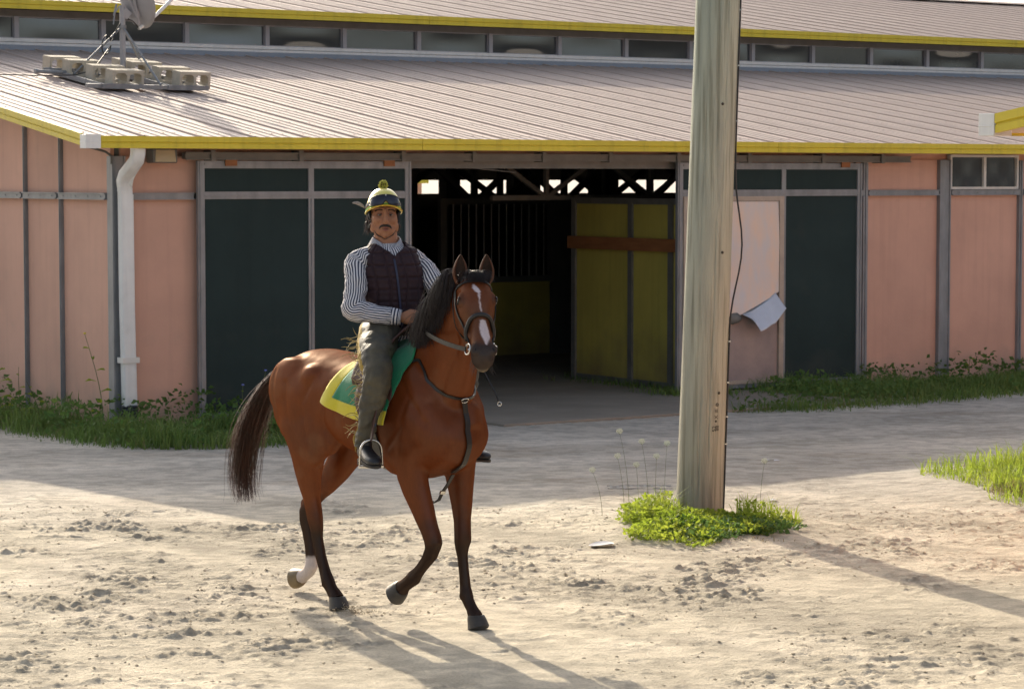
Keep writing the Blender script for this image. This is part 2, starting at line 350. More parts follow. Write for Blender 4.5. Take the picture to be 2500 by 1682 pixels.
# front wall bays
panel(.12, 1.10, 0, GZ0); panel(.12, 1.10, GZ1, 2.70)
bays = [(9.89, 11.05), (11.23, 12.41), (12.47, 13.7), (13.76, 15.0), (15.17, 16.4), (16.46, 17.7)]
for i, (a, b_) in enumerate(bays):
    panel(a, b_, 0, GZ0)
    if i != 1: panel(a, b_, GZ1, 2.70)
panel(9.735, 9.808, 0, GZ0); panel(9.735, 9.808, GZ1, 2.70)
panel(17.75, LEN, 0, 2.7)
def post(s0, s1, proud=-.02, z1=2.70, m='galv'):
    b = MB(); b.box((s0, proud, 0), (s1, .10, z1))
    if s1 - s0 > .1: b.box((s0 - .004, proud - .012, 0), (s0 + .016, proud + .02, z1)); b.box((s1 - .016, proud - .012, 0), (s1 + .004, proud + .02, z1))
    else: b.box(((s0 + s1) / 2 - .006, proud - .012, 0), ((s0 + s1) / 2 + .006, proud, z1))
    return b.build('post', M[m], barn)
post(-.02, .12); post(9.81, 9.885); post(11.05, 11.225); post(12.41, 12.47); post(13.70, 13.76); post(15.0, 15.17); post(16.4, 16.46)
def girt(s0, s1, z0=GZ0, z1=GZ1):
    b = MB(); b.box((s0, -.03, z0), (s1, .03, z1)); b.box((s0, -.045, z1 - .012), (s1, -.03, z1)); b.box((s0, -.045, z0), (s1, -.03, z0 + .012))
    x = s0 + .12
    while x < s1 - .05: b.box((x, -.038, z0 + .027), (x + .012, -.03, z0 + .039)); x += .31
    return b.build('girt', M['galv'], barn)
girt(.122, .872); girt(9.737, 9.806); girt(9.889, 11.03); girt(11.245, 12.405); girt(12.475, 13.69); girt(13.77, 14.98); girt(15.19, 16.39); girt(16.47, 17.74)
# gable end
gp = [(.12, 1.25), (1.30, 2.16), (2.205, 3.1), (3.145, 4.3)]
for a, b_ in gp:
    gpanel(a, b_, 0, GZ0, GZ0); gpanel(a, b_, GZ1, roofz(a) - .05, roofz(b_) - .05)
gpanel(4.35, NC, 0, roofz(4.35) - .05, roofz(NC) - .05)
gpanel(NC, 16.8, 0, 4.6, 5.9); gpanel(16.8, 25.7, 0, 5.9, 4.6); gpanel(25.7, BACK, 0, 4.0, 2.8)
for a in (1.253, 2.163, 3.103, 4.305):
    b = MB(); b.box((-.006, a, 0), (.1, a + .042, roofz(a) - .03)); b.box((-.014, a + .016, 0), (-.006, a + .026, roofz(a) - .05)); b.build('post', M['galv'], barn)
for a, b_ in gp:
    b = MB(); b.box((-.03, a + .002, GZ0), (.03, b_ - .002, GZ1)); b.box((-.045, a + .002, GZ1 - .012), (-.03, b_ - .002, GZ1)); b.box((-.045, a + .002, GZ0), (-.03, b_ - .002, GZ0 + .012))
    y = a + .1
    while y < b_ - .05: b.box((-.038, y, GZ0 + .028), (-.03, y + .012, GZ0 + .04)); y += .3
    b.build('girt', M['galv'], barn)
# header, track
part('header', 'pink', lambda b: (b.box((.12, .075, 2.45), (3.42, .115, 2.88)), b.box((3.42, .075, 2.665), (7.74, .115, 2.88)), b.box((7.74, .075, 2.45), (LEN, .115, 2.88))))
def trk(b):
    b.box((.735, -.12, 2.672), (10.47, -.04, 2.735)); b.box((.735, -.135, 2.665), (10.47, -.12, 2.680)); b.box((.735, -.135, 2.725), (10.47, -.12, 2.742))
part('door_track', 'galvd', trk)
for s_ in (1.01, 2.02, 3.25, 4.14, 5.05, 5.95, 6.9, 7.93, 9.05, 9.98):
    b = MB(); b.box((s_, -.15, 2.655), (s_ + .05, .02, 2.765)); b.build('track_bracket', M['galvd'], barn)
def lint(b):
    b.box((3.42, .04, 2.585), (7.74, .074, 2.70)); b.box((3.42, .03, 2.585), (7.74, .04, 2.602))
part('lintel', 'galvd', lint)
# sliding doors
def sdoor(s0, s1, splits, z0=.05, z1=2.655, trans=(2.27, 2.345), labels=None, access=None):
    d = empty('sliding_door', (s0, -.05, 0), 0, barn); w = s1 - s0; t = .075
    f = MB(); f.box((0, -.045, z0), (t, .0, z1)); f.box((w - t, -.045, z0), (w, 0, z1)); f.box((t, -.045, z1 - .075), (w - t, 0, z1)); f.box((t, -.045, z0), (w - t, 0, z0 + .06))
    f.box((.018, -.055, z0), (.03, -.045, z1)); f.box((w - .03, -.055, z0), (w - .018, -.045, z1)); f.box((t, -.055, z1 - .04), (w - t, -.045, z1 - .02))
    f.build('door_frame', M['galv'], d)
    b = MB(); b.box((t, -.042, trans[0]), (w - t, -.002, trans[1])); b.box((t, -.052, trans[0] + .03), (w - t, -.042, trans[0] + .042)); b.build('rail', M['galv'], d)
    for m_ in splits:
        b = MB(); b.box((m_ - .032, -.04, z0 + .06), (m_ + .032, -.003, trans[0])); b.box((m_ - .005, -.05, z0 + .06), (m_ + .005, -.04, trans[0])); b.build('mullion', M['galv'], d)
        b = MB(); b.box((m_ - .032, -.04, trans[1]), (m_ + .032, -.003, z1 - .075)); b.build('mullion', M['galv'], d)
    ed = [t] + [x for m_ in splits for x in (m_ - .032, m_ + .032)] + [w - t]
    for k in range(0, len(ed), 2):
        if not (access and abs(ed[k] - access[0]) < .3):
            b = MB(); b.box((ed[k], -.022, z0 + .06), (ed[k + 1], -.008, trans[0])); b.build('door_panel', M['green'], d)
        b = MB(); b.box((ed[k], -.022, trans[1]), (ed[k + 1], -.008, z1 - .075)); b.build('door_panel', M['green'], d)
    for q in (.3, w - .35):
        b = MB(); b.box((q, -.075, z1 - .05), (q + .13, -.057, z1 + .02)); b.build('door_hanger', M['inbrown'], d)
    return d
d1 = sdoor(.885, 3.40, [2.19 - .885]); 
d2 = sdoor(6.95, 9.725, [8.515 - 6.95], access=(.075,))
# access door in the right sliding door: pale frame, torn skin
ad = empty('access_door', (7.03, -.08, 0), 0, barn)
def fr(b):
    b.box((0, -.03, .10), (.05, .02, 2.27)); b.box((1.41, -.03, .10), (1.475, .02, 2.27)); b.box((.05, -.03, 2.215), (1.41, .02, 2.27)); b.box((.05, -.03, .1), (1.41, .02, .14))
    for z in np.arange(.2, 2.2, .19): b.box((1.43, -.035, z), (1.437, -.03, z + .012))
M['doorframe'] = mat('door_frame_paint', (.50, .40, .32), .6, var=.25, vscale=6)
fo_ = MB(); fr(fo_); fo_.build('door_frame', M['doorframe'], ad)
# lower core board with dents, upper peeled skin
def sheet(s0, s1, z0, z1, y, nx_, nz_, fn):
    v = []; f = []
    for j in range(nz_ + 1):
        for i in range(nx_ + 1):
            a = i / nx_; c_ = j / nz_; v.append(fn(a, c_, s0 + (s1 - s0) * a, y, z0 + (z1 - z0) * c_))
    for j in range(nz_):
        for i in range(nx_): o = j * (nx_ + 1) + i; f.append((o, o + 1, o + nx_ + 2, o + nx_ + 1))
    return v, f
b = MB(); v, f = sheet(.055, 1.405, .14, 2.21, .005, 30, 44, lambda a, c_, x, y, z: (x, y - .006 * math.sin(7 * a + 3 * c_) * math.sin(9 * c_), z)); b.add(v, f)
M['core'] = mat('stained_door_core', (.44, .33, .29), .8, col2=(.30, .235, .22), vscale=2.6, bump=.3, bscale=14)
b.build('door_core', M['core'], ad, smooth=True)
def zlow(a): return .885 + .27 * max(0, (a - .5) / .5) ** 1.1 if a > .5 else .885 + .05 * (.5 - a)
b = MB(); v, f = sheet(.055, 1.405, 0, 1, -.004, 34, 30, lambda a, c_, x, y, z: (x, y - .018 - .012 * math.sin(5 * a + 6 * c_) * c_ - .05 * (1 - c_) ** 3 * math.sin(3.1 * a), zlow(a) + (2.21 - zlow(a)) * c_)); b.add(v, f)
b.build('door_skin', M['door'], ad, smooth=True)
# curled flap hanging from the tear
v = []; f = []; n1, n2 = 20, 10
top = [(.825, .915), (.98, .955), (1.14, 1.03), (1.27, 1.10), (1.345, 1.145)]; bot = [(.865, .86), (.975, .715), (1.10, .765), (1.20, .80), (1.38, .965)]
def pl(L_, t): k = min(int(t * 4), 3); q = t * 4 - k; return L_[k][0] + (L_[k + 1][0] - L_[k][0]) * q, L_[k][1] + (L_[k + 1][1] - L_[k][1]) * q
for j in range(n2 + 1):
    for i in range(n1 + 1):
        a = i / n1; c_ = j / n2; x0_, z0_ = pl(top, a); x1_, z1_ = pl(bot, a)
        v.append((x0_ + (x1_ - x0_) * c_, -.035 - .17 * c_ - .02 * math.sin(a * 4) * c_, z0_ + (z1_ - z0_) * c_ + .006 * math.sin(a * 13) * c_))
for j in range(n2):
    for i in range(n1): o = j * (n1 + 1) + i; f.append((o, o + 1, o + n1 + 2, o + n1 + 1))
fb = MB(); fb.add(v, f); fo_ = fb.build('peeled_flap', M['bluegrey'], ad, smooth=True); fo_['label'] = 'bare metal flap curling out from the torn door skin'
sm = fo_.modifiers.new('s', 'SOLIDIFY'); sm.thickness = .003
b = MB(); b.loft([((.74, -.03, .90), .10, .05), ((.70, -.06, .87), .085, .045), ((.66, -.06, .81), .03, .02)], n=14, ref=(1, 0, 0)); b.build('peeled_curl', M['galvd'], ad, smooth=True)
# wall window in second bay
def window(s0, s1, z0, z1, cols, off=0.0, par=barn, fm='offwhite', fw=.03, gm='glass'):
    w = MB(); y0, y1 = off - .01, off + .05
    w.box((s0, y0, z0), (s0 + fw, y1, z1)); w.box((s1 - fw, y0, z0), (s1, y1, z1)); w.box((s0 + fw, y0, z0), (s1 - fw, y1, z0 + fw)); w.box((s0 + fw, y0, z1 - fw), (s1 - fw, y1, z1))
    W = empty('window', (0, 0, 0), 0, par); w.build('frame', M[fm], W)
    st = (s1 - s0 - 2 * fw) / cols
    for k in range(1, cols): b = MB(); x = s0 + fw + st * k; b.box((x - .02, y0 - .004, z0 + fw), (x + .02, y1 - .01, z1 - fw)); b.build('mullion', M[fm], W)
    for k in range(cols):
        b = MB(); x = s0 + fw + st * k; v, f = sheet(x + .01, x + st - .01, z0 + fw, z1 - fw, off + .022, 16, 8, lambda a, c_, x, y, z: (x, y + (c_ - .5) * .0045 + .0011 * math.sin(a * 9 + k * 2) * math.sin(c_ * 5), z)); b.add(v, f); b.build('pane', M[gm], W, smooth=True)
    return W
win = window(11.235, 12.40, GZ1 + .005, 2.765, 2)
# floodlight box & wire bracket
fl_ = empty('floodlight', (.35, -.02, 2.632), 0, barn)
b = MB(); b.box((0, -.16, 0), (.27, .0, .14)); b.build('housing', M['galvd'], fl_, bevel=.012)
b = MB(); b.add([(.02, -.17, .01), (.25, -.17, .01), (.235, -.162, .13), (.035, -.162, .13), (.02, -.16, .01), (.25, -.16, .01), (.235, -.16, .13), (.035, -.16, .13)], [(0, 1, 2, 3), (0, 4, 5, 1), (1, 5, 6, 2), (2, 6, 7, 3), (3, 7, 4, 0)]); b.build('lens', mat('yellowed_lens', (.45, .36, .22), .4), fl_)
part('conduit', 'galvd', lambda b: b.tube([(EAVE_S + .1, -.2, 2.79), (-.1, -.05, 2.74), (-.03, -.03, 2.70), (-.03, -.03, 2.62)], .012))
0 and part('gable_brace', 'galvd', lambda b: b.bar((EAVE_S + .16, 1.62, 2.93), (-.03, 1.27, 2.86), .02))
# downspout
def bez_(p, t):
    p = [Vector(q) for q in p]
    while len(p) > 1: p = [a.lerp(b_, t) for a, b_ in zip(p[:-1], p[1:])]
    return p[0]
ds = empty('downspout', (0, 0, 0), 0, barn)
def prof(pts, w=.062, d=.045, name='pipe', m='white', e=5, n=20):
    b = MB(); b.loft([(p, w, d) for p in pts], n=n, ref=(1, 0, 0), e=e, cap=True); return b.build(name, M[m], ds, smooth=35)
prof([(.085, -.39, 2.78), (.085, -.39, 2.72), (.08, -.37, 2.655), (.06, -.29, 2.585), (.045, -.20, 2.52), (.05, -.14, 2.45), (.068, -.122, 2.38), (.075, -.118, 2.31)], .068, .050, name='elbow')
prof([(.078, -.118, 2.32), (.082, -.118, 1.2), (.10, -.118, .22)], .072, .052, name='pipe')
for k in range(11):
    t = k / 10; p = bez_([(.08, -.365, 2.65), (.055, -.27, 2.56), (.042, -.18, 2.50), (.068, -.122, 2.37)], t); 
    b = MB(); b.loft([(p + Vector((.004, .006, .006)), .071, .053), (p - Vector((.004, .006, .006)), .071, .053)], n=16, e=5); b.build('crimp', M['white'], ds)
b = MB(); b.box((.0, -.182, .66), (.185, -.055, .715)); b.build('strap', M['offwhite'], ds)
bb = []
for k in range(16): z = .24 - k * .0155; bb.append(((.102, -.118, z), .094 if k % 2 else .083, .072 if k % 2 else .062))
b = MB(); b.loft(bb, n=20); o_ = b.build('drain_hose', mat('black_corrugated_hose', (.02, .022, .035), .4), ds, smooth=50)
# fascia
def fasc(b, p, q, zt0, zt1, out):
    """three-step fascia between plan points p and q"""
    p = Vector((*p, 0)); q = Vector((*q, 0)); d = (q - p).normalized(); o = Vector((out[0], out[1], 0))
    prof_ = [(0, 0), (.035, 0), (.035, -.055), (.022, -.062), (.022, -.068), (.03, -.072), (.03, -.118), (0, -.118)]
    v = []
    for c, z in ((p, zt0), (q, zt1)):
        for a, h in prof_: v.append(c + o * a + Vector((0, 0, z + h)))
    n = len(prof_); f = [(i, (i + 1) % n, n + (i + 1) % n, n + i) for i in range(n)] + [tuple(range(n))[::-1], tuple(range(n, 2 * n))]
    b.add(v, f)
x = EAVE_S + .12; segs = [x, 3.3, 8.1, 14.2, 20.3, 26.4, LEN]
for a, b_ in zip(segs[:-1], segs[1:]):
    b = MB(); fasc(b, (a + .003, -OV), (b_ - .003, -OV), EZ1, EZ1, (0, -1)); b.build('fascia', M['yellow'], barn)
for a, b_ in ((-OV + .1, 2.06), (2.066, 5.0), (5.006, NC - .1)):
    b = MB(); fasc(b, (EAVE_S, a), (EAVE_S, b_), EZ1 + (a + OV) * PT + .01, EZ1 + (b_ + OV) * PT + .01, (-1, 0)); b.build('fascia', M['yellow'], barn)
b = MB(); b.box((EAVE_S - .04, -OV - .04, EZ1 - .122), (EAVE_S + .118, -OV + .098, EZ1 + .012)); b.box((EAVE_S - .043, -OV - .043, EZ1 - .066), (EAVE_S + .119, -OV + .099, EZ1 - .060))
b.build('corner_cap', M['white'], barn, bevel=.004)
# soffit
def soff(b):
    b.add([(EAVE_S, -OV, EZ0 + .04), (LEN, -OV, EZ0 + .04), (LEN, .08, EZ0 + .04 + .53 * PT), (EAVE_S, .08, EZ0 + .04 + .53 * PT)], [(0, 1, 2, 3)])
    b.add([(EAVE_S, .081, EZ0 + .042 + .53 * PT), (.08, .081, EZ0 + .042 + .53 * PT), (.08, NC, roofz(NC) - .07), (EAVE_S, NC, roofz(NC) - .07)], [(0, 1, 2, 3)])
part('soffit', 'galvd', soff)
# roofs: ribbed sheets .61 m wide, one object each, sharing meshes
def sheet_mesh(n0, n1, z0):
    prof_ = []
    w = .606
    x = 0; prof_.append((0, .0)); prof_ += [(.004, .024), (.020, .026), (.027, .003)]
    for k in range(4):
        c = .09 + k * .125
        prof_ += [(c - .022, .003), (c - .012, .014), (c + .012, .014), (c + .022, .003)]
    prof_ += [(w - .022, .003), (w - .014, .006), (w - .006, .006), (w, -.004)]
    b = MB(); m_ = len(prof_); nn = 2
    for j, n_ in enumerate((n0, n1)):
        for px, pz in prof_: b.v.append((px, n_, z0 + (n_ - n0) * PT + pz))
    for i in range(m_ - 1): b.f.append((i, i + 1, m_ + i + 1, m_ + i))
    # screws in rows
    for n_ in np.arange(n0 + .25, n1 - .1, .95):
        for c in (.09, .34, .465):
            z = z0 + (n_ - n0) * PT + .014; b.box((c - .005, n_ - .006, z), (c + .005, n_ + .006, z + .005))
    me = b.mesh('roof_sheet'); me.materials.append(M['roof']); return me
lower = empty('roof', (0, 0, 0), 0, barn); lower['label'] = 'lower taupe ribbed metal roof'
ms = sheet_mesh(-OV + .032, NC, EZ1 - .014)
def rsheet(me, s_, parent): o = bpy.data.objects.new('roof_sheet', me); COL.objects.link(o); o.parent = parent; o.location = (s_, 0, 0); return o
s_ = EAVE_S - .01; k = 0
while s_ < LEN: rsheet(ms, s_, lower); s_ += .61
upper = empty('roof', (0, 0, 0), 0, barn); upper['label'] = 'upper taupe ribbed metal roof above the strip windows'
UZ = 4.735; NU = 7.42; RIDGE = 16.8
ms2 = sheet_mesh(NU + .032, RIDGE, UZ - .014)
s_ = -.5
while s_ < 44: rsheet(ms2, s_, upper); s_ += .61
part('roof_underside', 'galvd', lambda b: (b.add([(EAVE_S, -OV, EZ1 - .02), (LEN, -OV, EZ1 - .02), (LEN, NC, roofz(NC) - .03), (EAVE_S, NC, roofz(NC) - .03)], [(0, 1, 2, 3)]),
     b.add([(-.5, NU, UZ - .03), (44, NU, UZ - .03), (44, RIDGE, UZ - .03 + (RIDGE - NU) * PT), (-.5, RIDGE, UZ - .03 + (RIDGE - NU) * PT)], [(0, 1, 2, 3)]),
     b.add([(-.5, RIDGE, 6.17), (44, RIDGE, 6.17), (44, BACK - NU, UZ), (-.5, BACK - NU, UZ)], [(0, 1, 2, 3)]),
     b.add([(-.5, BACK - NC, 4.15), (44, BACK - NC, 4.15), (44, BACK + OV, EZ1), (-.5, BACK + OV, EZ1)], [(0, 1, 2, 3)])))
part('ridge_cap', 'roof', lambda b: b.add([(-.5, RIDGE - .2, 6.165), (44, RIDGE - .2, 6.165), (44, RIDGE, 6.215), (-.5, RIDGE, 6.215), (-.5, RIDGE + .2, 6.16), (44, RIDGE + .2, 6.16)], [(0, 1, 2, 3), (3, 2, 5, 4)]))
usegs = [-.5, 4.3, 8.33, 13.2, 18.15, 24, 30, 36, 44]
for a, b_ in zip(usegs[:-1], usegs[1:]):
    b = MB(); fasc(b, (a + .003, NU), (b_ - .003, NU), UZ, UZ, (0, -1)); b.build('fascia', M['yellow'], barn)
part('soffit', 'galvd', lambda b: b.add([(-.5, NU, UZ - .10), (44, NU, UZ - .10), (44, NC + .05, UZ - .09), (-.5, NC + .05, UZ - .09)], [(0, 1, 2, 3)]))
# clerestory
CZ0, CZ1 = 4.268, 4.548
part('clerestory_sill', 'white', lambda b: (b.box((-.3, NC - .05, CZ0 - .045), (44, NC + .06, CZ0)), b.box((-.3, NC - .035, CZ0 - .085), (44, NC + .06, CZ0 - .05))))
part('flashing', 'flash', lambda b: (b.box((-.3, NC - .065, 4.125), (44, NC + .06, CZ0 - .088)), b.box((-.3, NC - .09, 4.10), (44, NC + .06, 4.14))))
part('clerestory_head', 'galvd', lambda b: b.box((-.3, NC - .02, CZ1), (44, NC + .06, UZ - .1)))
M['cframe'] = mat('clerestory_frame', (.36, .36, .39), .5, metal=.2, var=.15, vscale=5)
s_ = -.095
while s_ < 42:
    b = MB(); b.box((s_ - .032, NC - .045, CZ0), (s_ + .032, NC + .06, CZ1)); b.build('mullion', M['cframe'], barn)
    W = empty('window', (s_ + .032, 0, 0), 0, barn)
    w = 1.216 - .064
    b = MB(); b.box((0, NC - .02, CZ0), (.012, NC + .03, CZ1)); b.box((w - .012, NC - .02, CZ0), (w, NC + .03, CZ1)); b.box((.012, NC - .02, CZ0), (w - .012, NC + .03, CZ0 + .012)); b.box((.012, NC - .02, CZ1 - .012), (w - .012, NC + .03, CZ1)); b.build('frame', M['cframe'], W)
    b = MB(); nx2 = 12
    v, f = sheet(.012, w - .012, CZ0 + .012, CZ1 - .012, NC + .01, nx2, 5, lambda a, c_, x, y, z: (x, y + .004 * math.sin(3.1 * a) * math.sin(3.1 * c_) * math.sin(s_ * 7) + (c_ - .5) * .006 * math.sin(s_ * 3), z)); b.add(v, f); b.build('pane', M['glass'], W, smooth=True)
    s_ += 1.216
# inside
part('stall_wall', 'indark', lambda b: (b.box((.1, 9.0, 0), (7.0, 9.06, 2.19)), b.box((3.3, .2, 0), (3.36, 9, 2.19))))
pt = empty('partition', (7.30, 0, 0), 0, barn); pt['label'] = 'yellow board partition inside the doorway'
edges = [.44, 1.22, 2.40]
for a, b_ in ((.12, .42), (.50, 1.20), (1.30, 2.36)):
    b = MB(); b.box((-.01, a, .10), (.02, b_, 2.17)); b.build('partition_panel', M['inyel'], pt)
for a in (.42, 1.2, 2.36): b = MB(); b.box((-.04, a, .02), (.04, a + .08, 2.2)); b.build('post', M['galvd'], pt)
b = MB(); b.box((-.03, .1, 2.17), (.03, 2.46, 2.24)); b.build('rail', M['galvd'], pt); b = MB(); b.box((-.02, .1, .03), (.02, 2.4, .1)); b.build('rail', M['galvd'], pt)
b = MB(); b.box((-.085, .12, 1.625), (-.045, 2.46, 1.775)); b.build('plank', M['inbrown'], pt)
sf = empty('stall_front', (0, 6.3, 0), 0, barn)
b = MB(); b.box((7.9, 0, .03), (9.62, .04, 1.04)); b.build('board', M['inyel'], sf)
b = MB(); b.box((7.85, -.03, 1.04), (12, .05, 1.12)); b.box((7.85, -.03, 2.12), (12, .05, 2.2)); b.box((9.62, -.04, 0), (10.0, .06, 2.2)); b.box((7.8, -.03, 0), (7.9, .05, 2.2)); b.build('stall_frame', M['indark'], sf)
x = 8.02
while x < 9.6:
    b = MB(); b.tube([(x, 0, 1.1), (x, 0, 2.15)], .011, 6, cap=False); b.build('bar', M['inbar'], sf); x += .125
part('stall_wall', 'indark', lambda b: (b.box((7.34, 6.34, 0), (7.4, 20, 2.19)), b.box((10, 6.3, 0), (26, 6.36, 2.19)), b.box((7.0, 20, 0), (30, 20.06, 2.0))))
# trusses near the doorway and deeper in
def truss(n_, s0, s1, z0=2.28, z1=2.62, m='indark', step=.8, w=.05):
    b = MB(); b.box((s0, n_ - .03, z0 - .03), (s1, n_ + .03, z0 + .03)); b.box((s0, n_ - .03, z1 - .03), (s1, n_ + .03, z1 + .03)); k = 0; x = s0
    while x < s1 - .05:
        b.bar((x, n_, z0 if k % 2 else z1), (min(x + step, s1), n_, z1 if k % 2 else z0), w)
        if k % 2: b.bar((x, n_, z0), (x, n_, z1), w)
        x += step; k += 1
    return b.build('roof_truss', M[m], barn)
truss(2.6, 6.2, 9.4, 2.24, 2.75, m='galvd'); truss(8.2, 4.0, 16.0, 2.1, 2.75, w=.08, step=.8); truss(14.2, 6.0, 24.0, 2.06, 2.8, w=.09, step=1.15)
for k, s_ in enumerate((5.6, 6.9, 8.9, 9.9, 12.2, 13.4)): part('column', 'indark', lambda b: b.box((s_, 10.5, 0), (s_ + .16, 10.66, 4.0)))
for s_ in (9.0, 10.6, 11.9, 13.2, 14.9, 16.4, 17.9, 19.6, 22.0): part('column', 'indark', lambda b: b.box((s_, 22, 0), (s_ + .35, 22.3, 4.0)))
# far wall of the barn with its open strip
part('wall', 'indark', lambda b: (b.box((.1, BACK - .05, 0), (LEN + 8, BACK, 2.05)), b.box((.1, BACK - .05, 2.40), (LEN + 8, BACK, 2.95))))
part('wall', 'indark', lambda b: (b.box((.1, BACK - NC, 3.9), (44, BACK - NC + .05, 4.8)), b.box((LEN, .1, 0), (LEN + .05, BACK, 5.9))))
# hanging barn lamps seen dark against the far strip
def lampshade(s_, n_, z):
    o = empty('barn_lamp', (s_, n_, z), 0, barn); b = MB(); b.loft([((0, 0, .30), .03, .03), ((0, 0, .2), .05, .05), ((0, 0, .12), .07, .07), ((0, 0, .03), .20, .20), ((0, 0, 0), .21, .21)], n=16); b.build('lamp_shade', M['indark'], o, smooth=40)
    b = MB(); b.tube([(0, 0, .3), (0, 0, 1.2)], .01, 6); b.build('cord', M['indark'], o)
lampshade(7.65, 11.0, 2.26); lampshade(10.75, 12.0, 2.24)
part('pipe_run', 'galv', lambda b: b.tube([(4.35, .8, 2.63), (5.6, 1.2, 2.545)], .010, 6))

# ------------------------------------------------------------------ stable beyond, seen through the far strip
ob = empty('far_stable', wl(0, 52), PHI); tag(ob, 'far pink and white stable with yellow fascia glimpsed through the barn roof gap', 'barn')
for a, b_, m_ in ((10, 22.6, 'offwhite'), (26.6, 30, 'pink'), (30, 31.5, 'offwhite'), (31.5, 36, 'pink')):
    b = MB(); b.box((a, 0, 0), (b_, .1, 2.26)); b.build('wall', M[m_], ob)
for a, b_ in ((10, 22.8), (26.4, 36)):
    b = MB(); b.box((a, -.45, 2.26), (b_, -.40, 2.55)); b.build('fascia', M['yellow'], ob)
    b = MB(); b.add([(a, -.45, 2.55), (b_, -.45, 2.55), (b_, 6, 3.4), (a, 6, 3.4)], [(0, 1, 2, 3)]); b.build('roof', M['roof'], ob)
# ------------------------------------------------------------------ neighbouring stable whose roof corner enters at the right edge
CO = Vector((2.93, 15.95, 0))
nb = empty('neighbouring_stable', CO, PHI); tag(nb, 'roof corner of the nearer stable with bright yellow fascia at the right edge', 'barn')
def fas2(b, p, q, z0, z1, out):
    fasc(b, p, q, z0, z1, out)
b = MB(); fas2(b, (0, -.10), (0, -9), 2.868 + .1 * PT, 2.868 + 9 * PT, (-1, 0)); b.build('fascia', M['yellow'], nb)
b = MB(); fas2(b, (.12, .0), (16, .0), 2.868, 2.868, (0, 1)); b.build('fascia', M['yellow'], nb)
b = MB(); b.box((-.036, -.097, 2.748), (.118, .036, 2.885)); b.box((-.039, -.099, 2.805), (.119, .039, 2.811)); b.build('corner_cap', M['white'], nb, bevel=.003)
b = MB(); z = 2.868
b.add([(0, 0, z), (16, 0, z), (16, -9, z + 9 * PT), (0, -9, z + 9 * PT), (0, 0, z - .1), (16, 0, z - .1), (16, -9, z + 9 * PT - .1), (0, -9, z + 9 * PT - .1)], [(0, 1, 2, 3), (4, 7, 6, 5)]); b.build('roof', M['roof'], nb)
b = MB(); b.box((.5, -9, 0), (.58, -.5, 2.9)); b.box((.58, -.58, 0), (16, -.5, 2.8)); b.build('wall', M['pink'], nb)
# ------------------------------------------------------------------ horse frame (x forward, y its left, z up)
HO = Vector((-.583, 14.459, 0)); HA = R(-52)
def fuse(name, mb, voxel, iters, wfun=None, lam=.5):
    """voxel-remesh a union of closed shapes and relax it into one continuous skin"""
    o = mb.build(name, None); md = o.modifiers.new('r', 'REMESH'); md.mode = 'VOXEL'; md.voxel_size = voxel
    dg = bpy.context.evaluated_depsgraph_get(); ev = o.evaluated_get(dg); me = bpy.data.meshes.new_from_object(ev)
    bpy.data.objects.remove(o)
    n = len(me.vertices); co = np.zeros(n * 3); me.vertices.foreach_get('co', co); co = co.reshape(-1, 3)
    e = np.zeros(len(me.edges) * 2, dtype=np.int64); me.edges.foreach_get('vertices', e); e = e.reshape(-1, 2)
    deg = np.bincount(e.ravel(), minlength=n)[:, None]
    w = np.ones(n) if wfun is None else wfun(co)
    for it in range(iters):
        for l_ in (lam, -lam * 1.02) if it % 2 else (lam, -lam * .6):
            s = np.stack([np.bincount(e[:, 0], co[e[:, 1], k], n) + np.bincount(e[:, 1], co[e[:, 0], k], n) for k in range(3)], 1) / deg
            co = co + (s - co) * (l_ * w)[:, None]
    me.vertices.foreach_set('co', co.ravel()); me.update()
    return me, co
Hp = Vector((.705, -.08, 1.925)); Ha = Vector((.57, -.285, -.771)).normalized(); Hl = Vector((.447, .894, 0)).normalized(); Hn = -(Hl.cross(Ha)).normalized()
HS = .90
def H(t, w=0, d=0): return Hp + Ha * (t * HS) + Hl * (w * 1.07) + Hn * d
hrot = Matrix((Hn, Hl, -Ha)).transposed()
hb = MB()
# trunk: x, top, bottom, half width
for_t = [(-1.175, 1.26, 1.10, .05), (-1.15, 1.32, 1.04, .12), (-1.09, 1.385, .98, .195), (-1.02, 1.45, .935, .24), (-.90, 1.485, .90, .268), (-.78, 1.495, .915, .28), (-.65, 1.485, .955, .27),
         (-.50, 1.465, .955, .27), (-.35, 1.455, .915, .285), (-.2, 1.465, .875, .29), (-.06, 1.505, .845, .28), (.06, 1.545, .83, .265), (.18, 1.53, .81, .255), (.30, 1.46, .81, .25), (.41, 1.36, .855, .232), (.49, 1.28, .93, .19), (.54, 1.22, 1.03, .10), (.555, 1.18, 1.08, .04)]
hb.loft([((x, 0, (a + b) / 2), (a - b) / 2, w) for x, a, b, w in for_t], n=40, ref=(0, 0, 1), e=2.15)
# withers ridge, neck
hb.loft([((-.25, 0, 1.42), .05, .05), ((-.02, 0, 1.5), .07, .05), ((.1, 0, 1.51), .07, .045), ((.25, 0, 1.53), .08, .05)], n=16, ref=(0, 0, 1))
hb.loft([((.02, 0, 1.20), .32, .19), ((.18, 0, 1.28), .31, .18), ((.31, 0, 1.39), .265, .15), ((.42, -.02, 1.52), .225, .122), ((.51, -.04, 1.64), .19, .105), ((.59, -.06, 1.75), .16, .092), ((.655, -.072, 1.85), .125, .085), ((.70, -.08, 1.93), .08, .07)], n=32, ref=(.7, 0, -.7), e=2.1)
hb.loft([((.22, .03, 1.2), .16, .12), ((.36, .05, 1.16), .18, .12), ((.47, .05, 1.12), .15, .12), ((.53, .05, 1.08), .08, .08)], n=20, ref=(0, 0, 1))
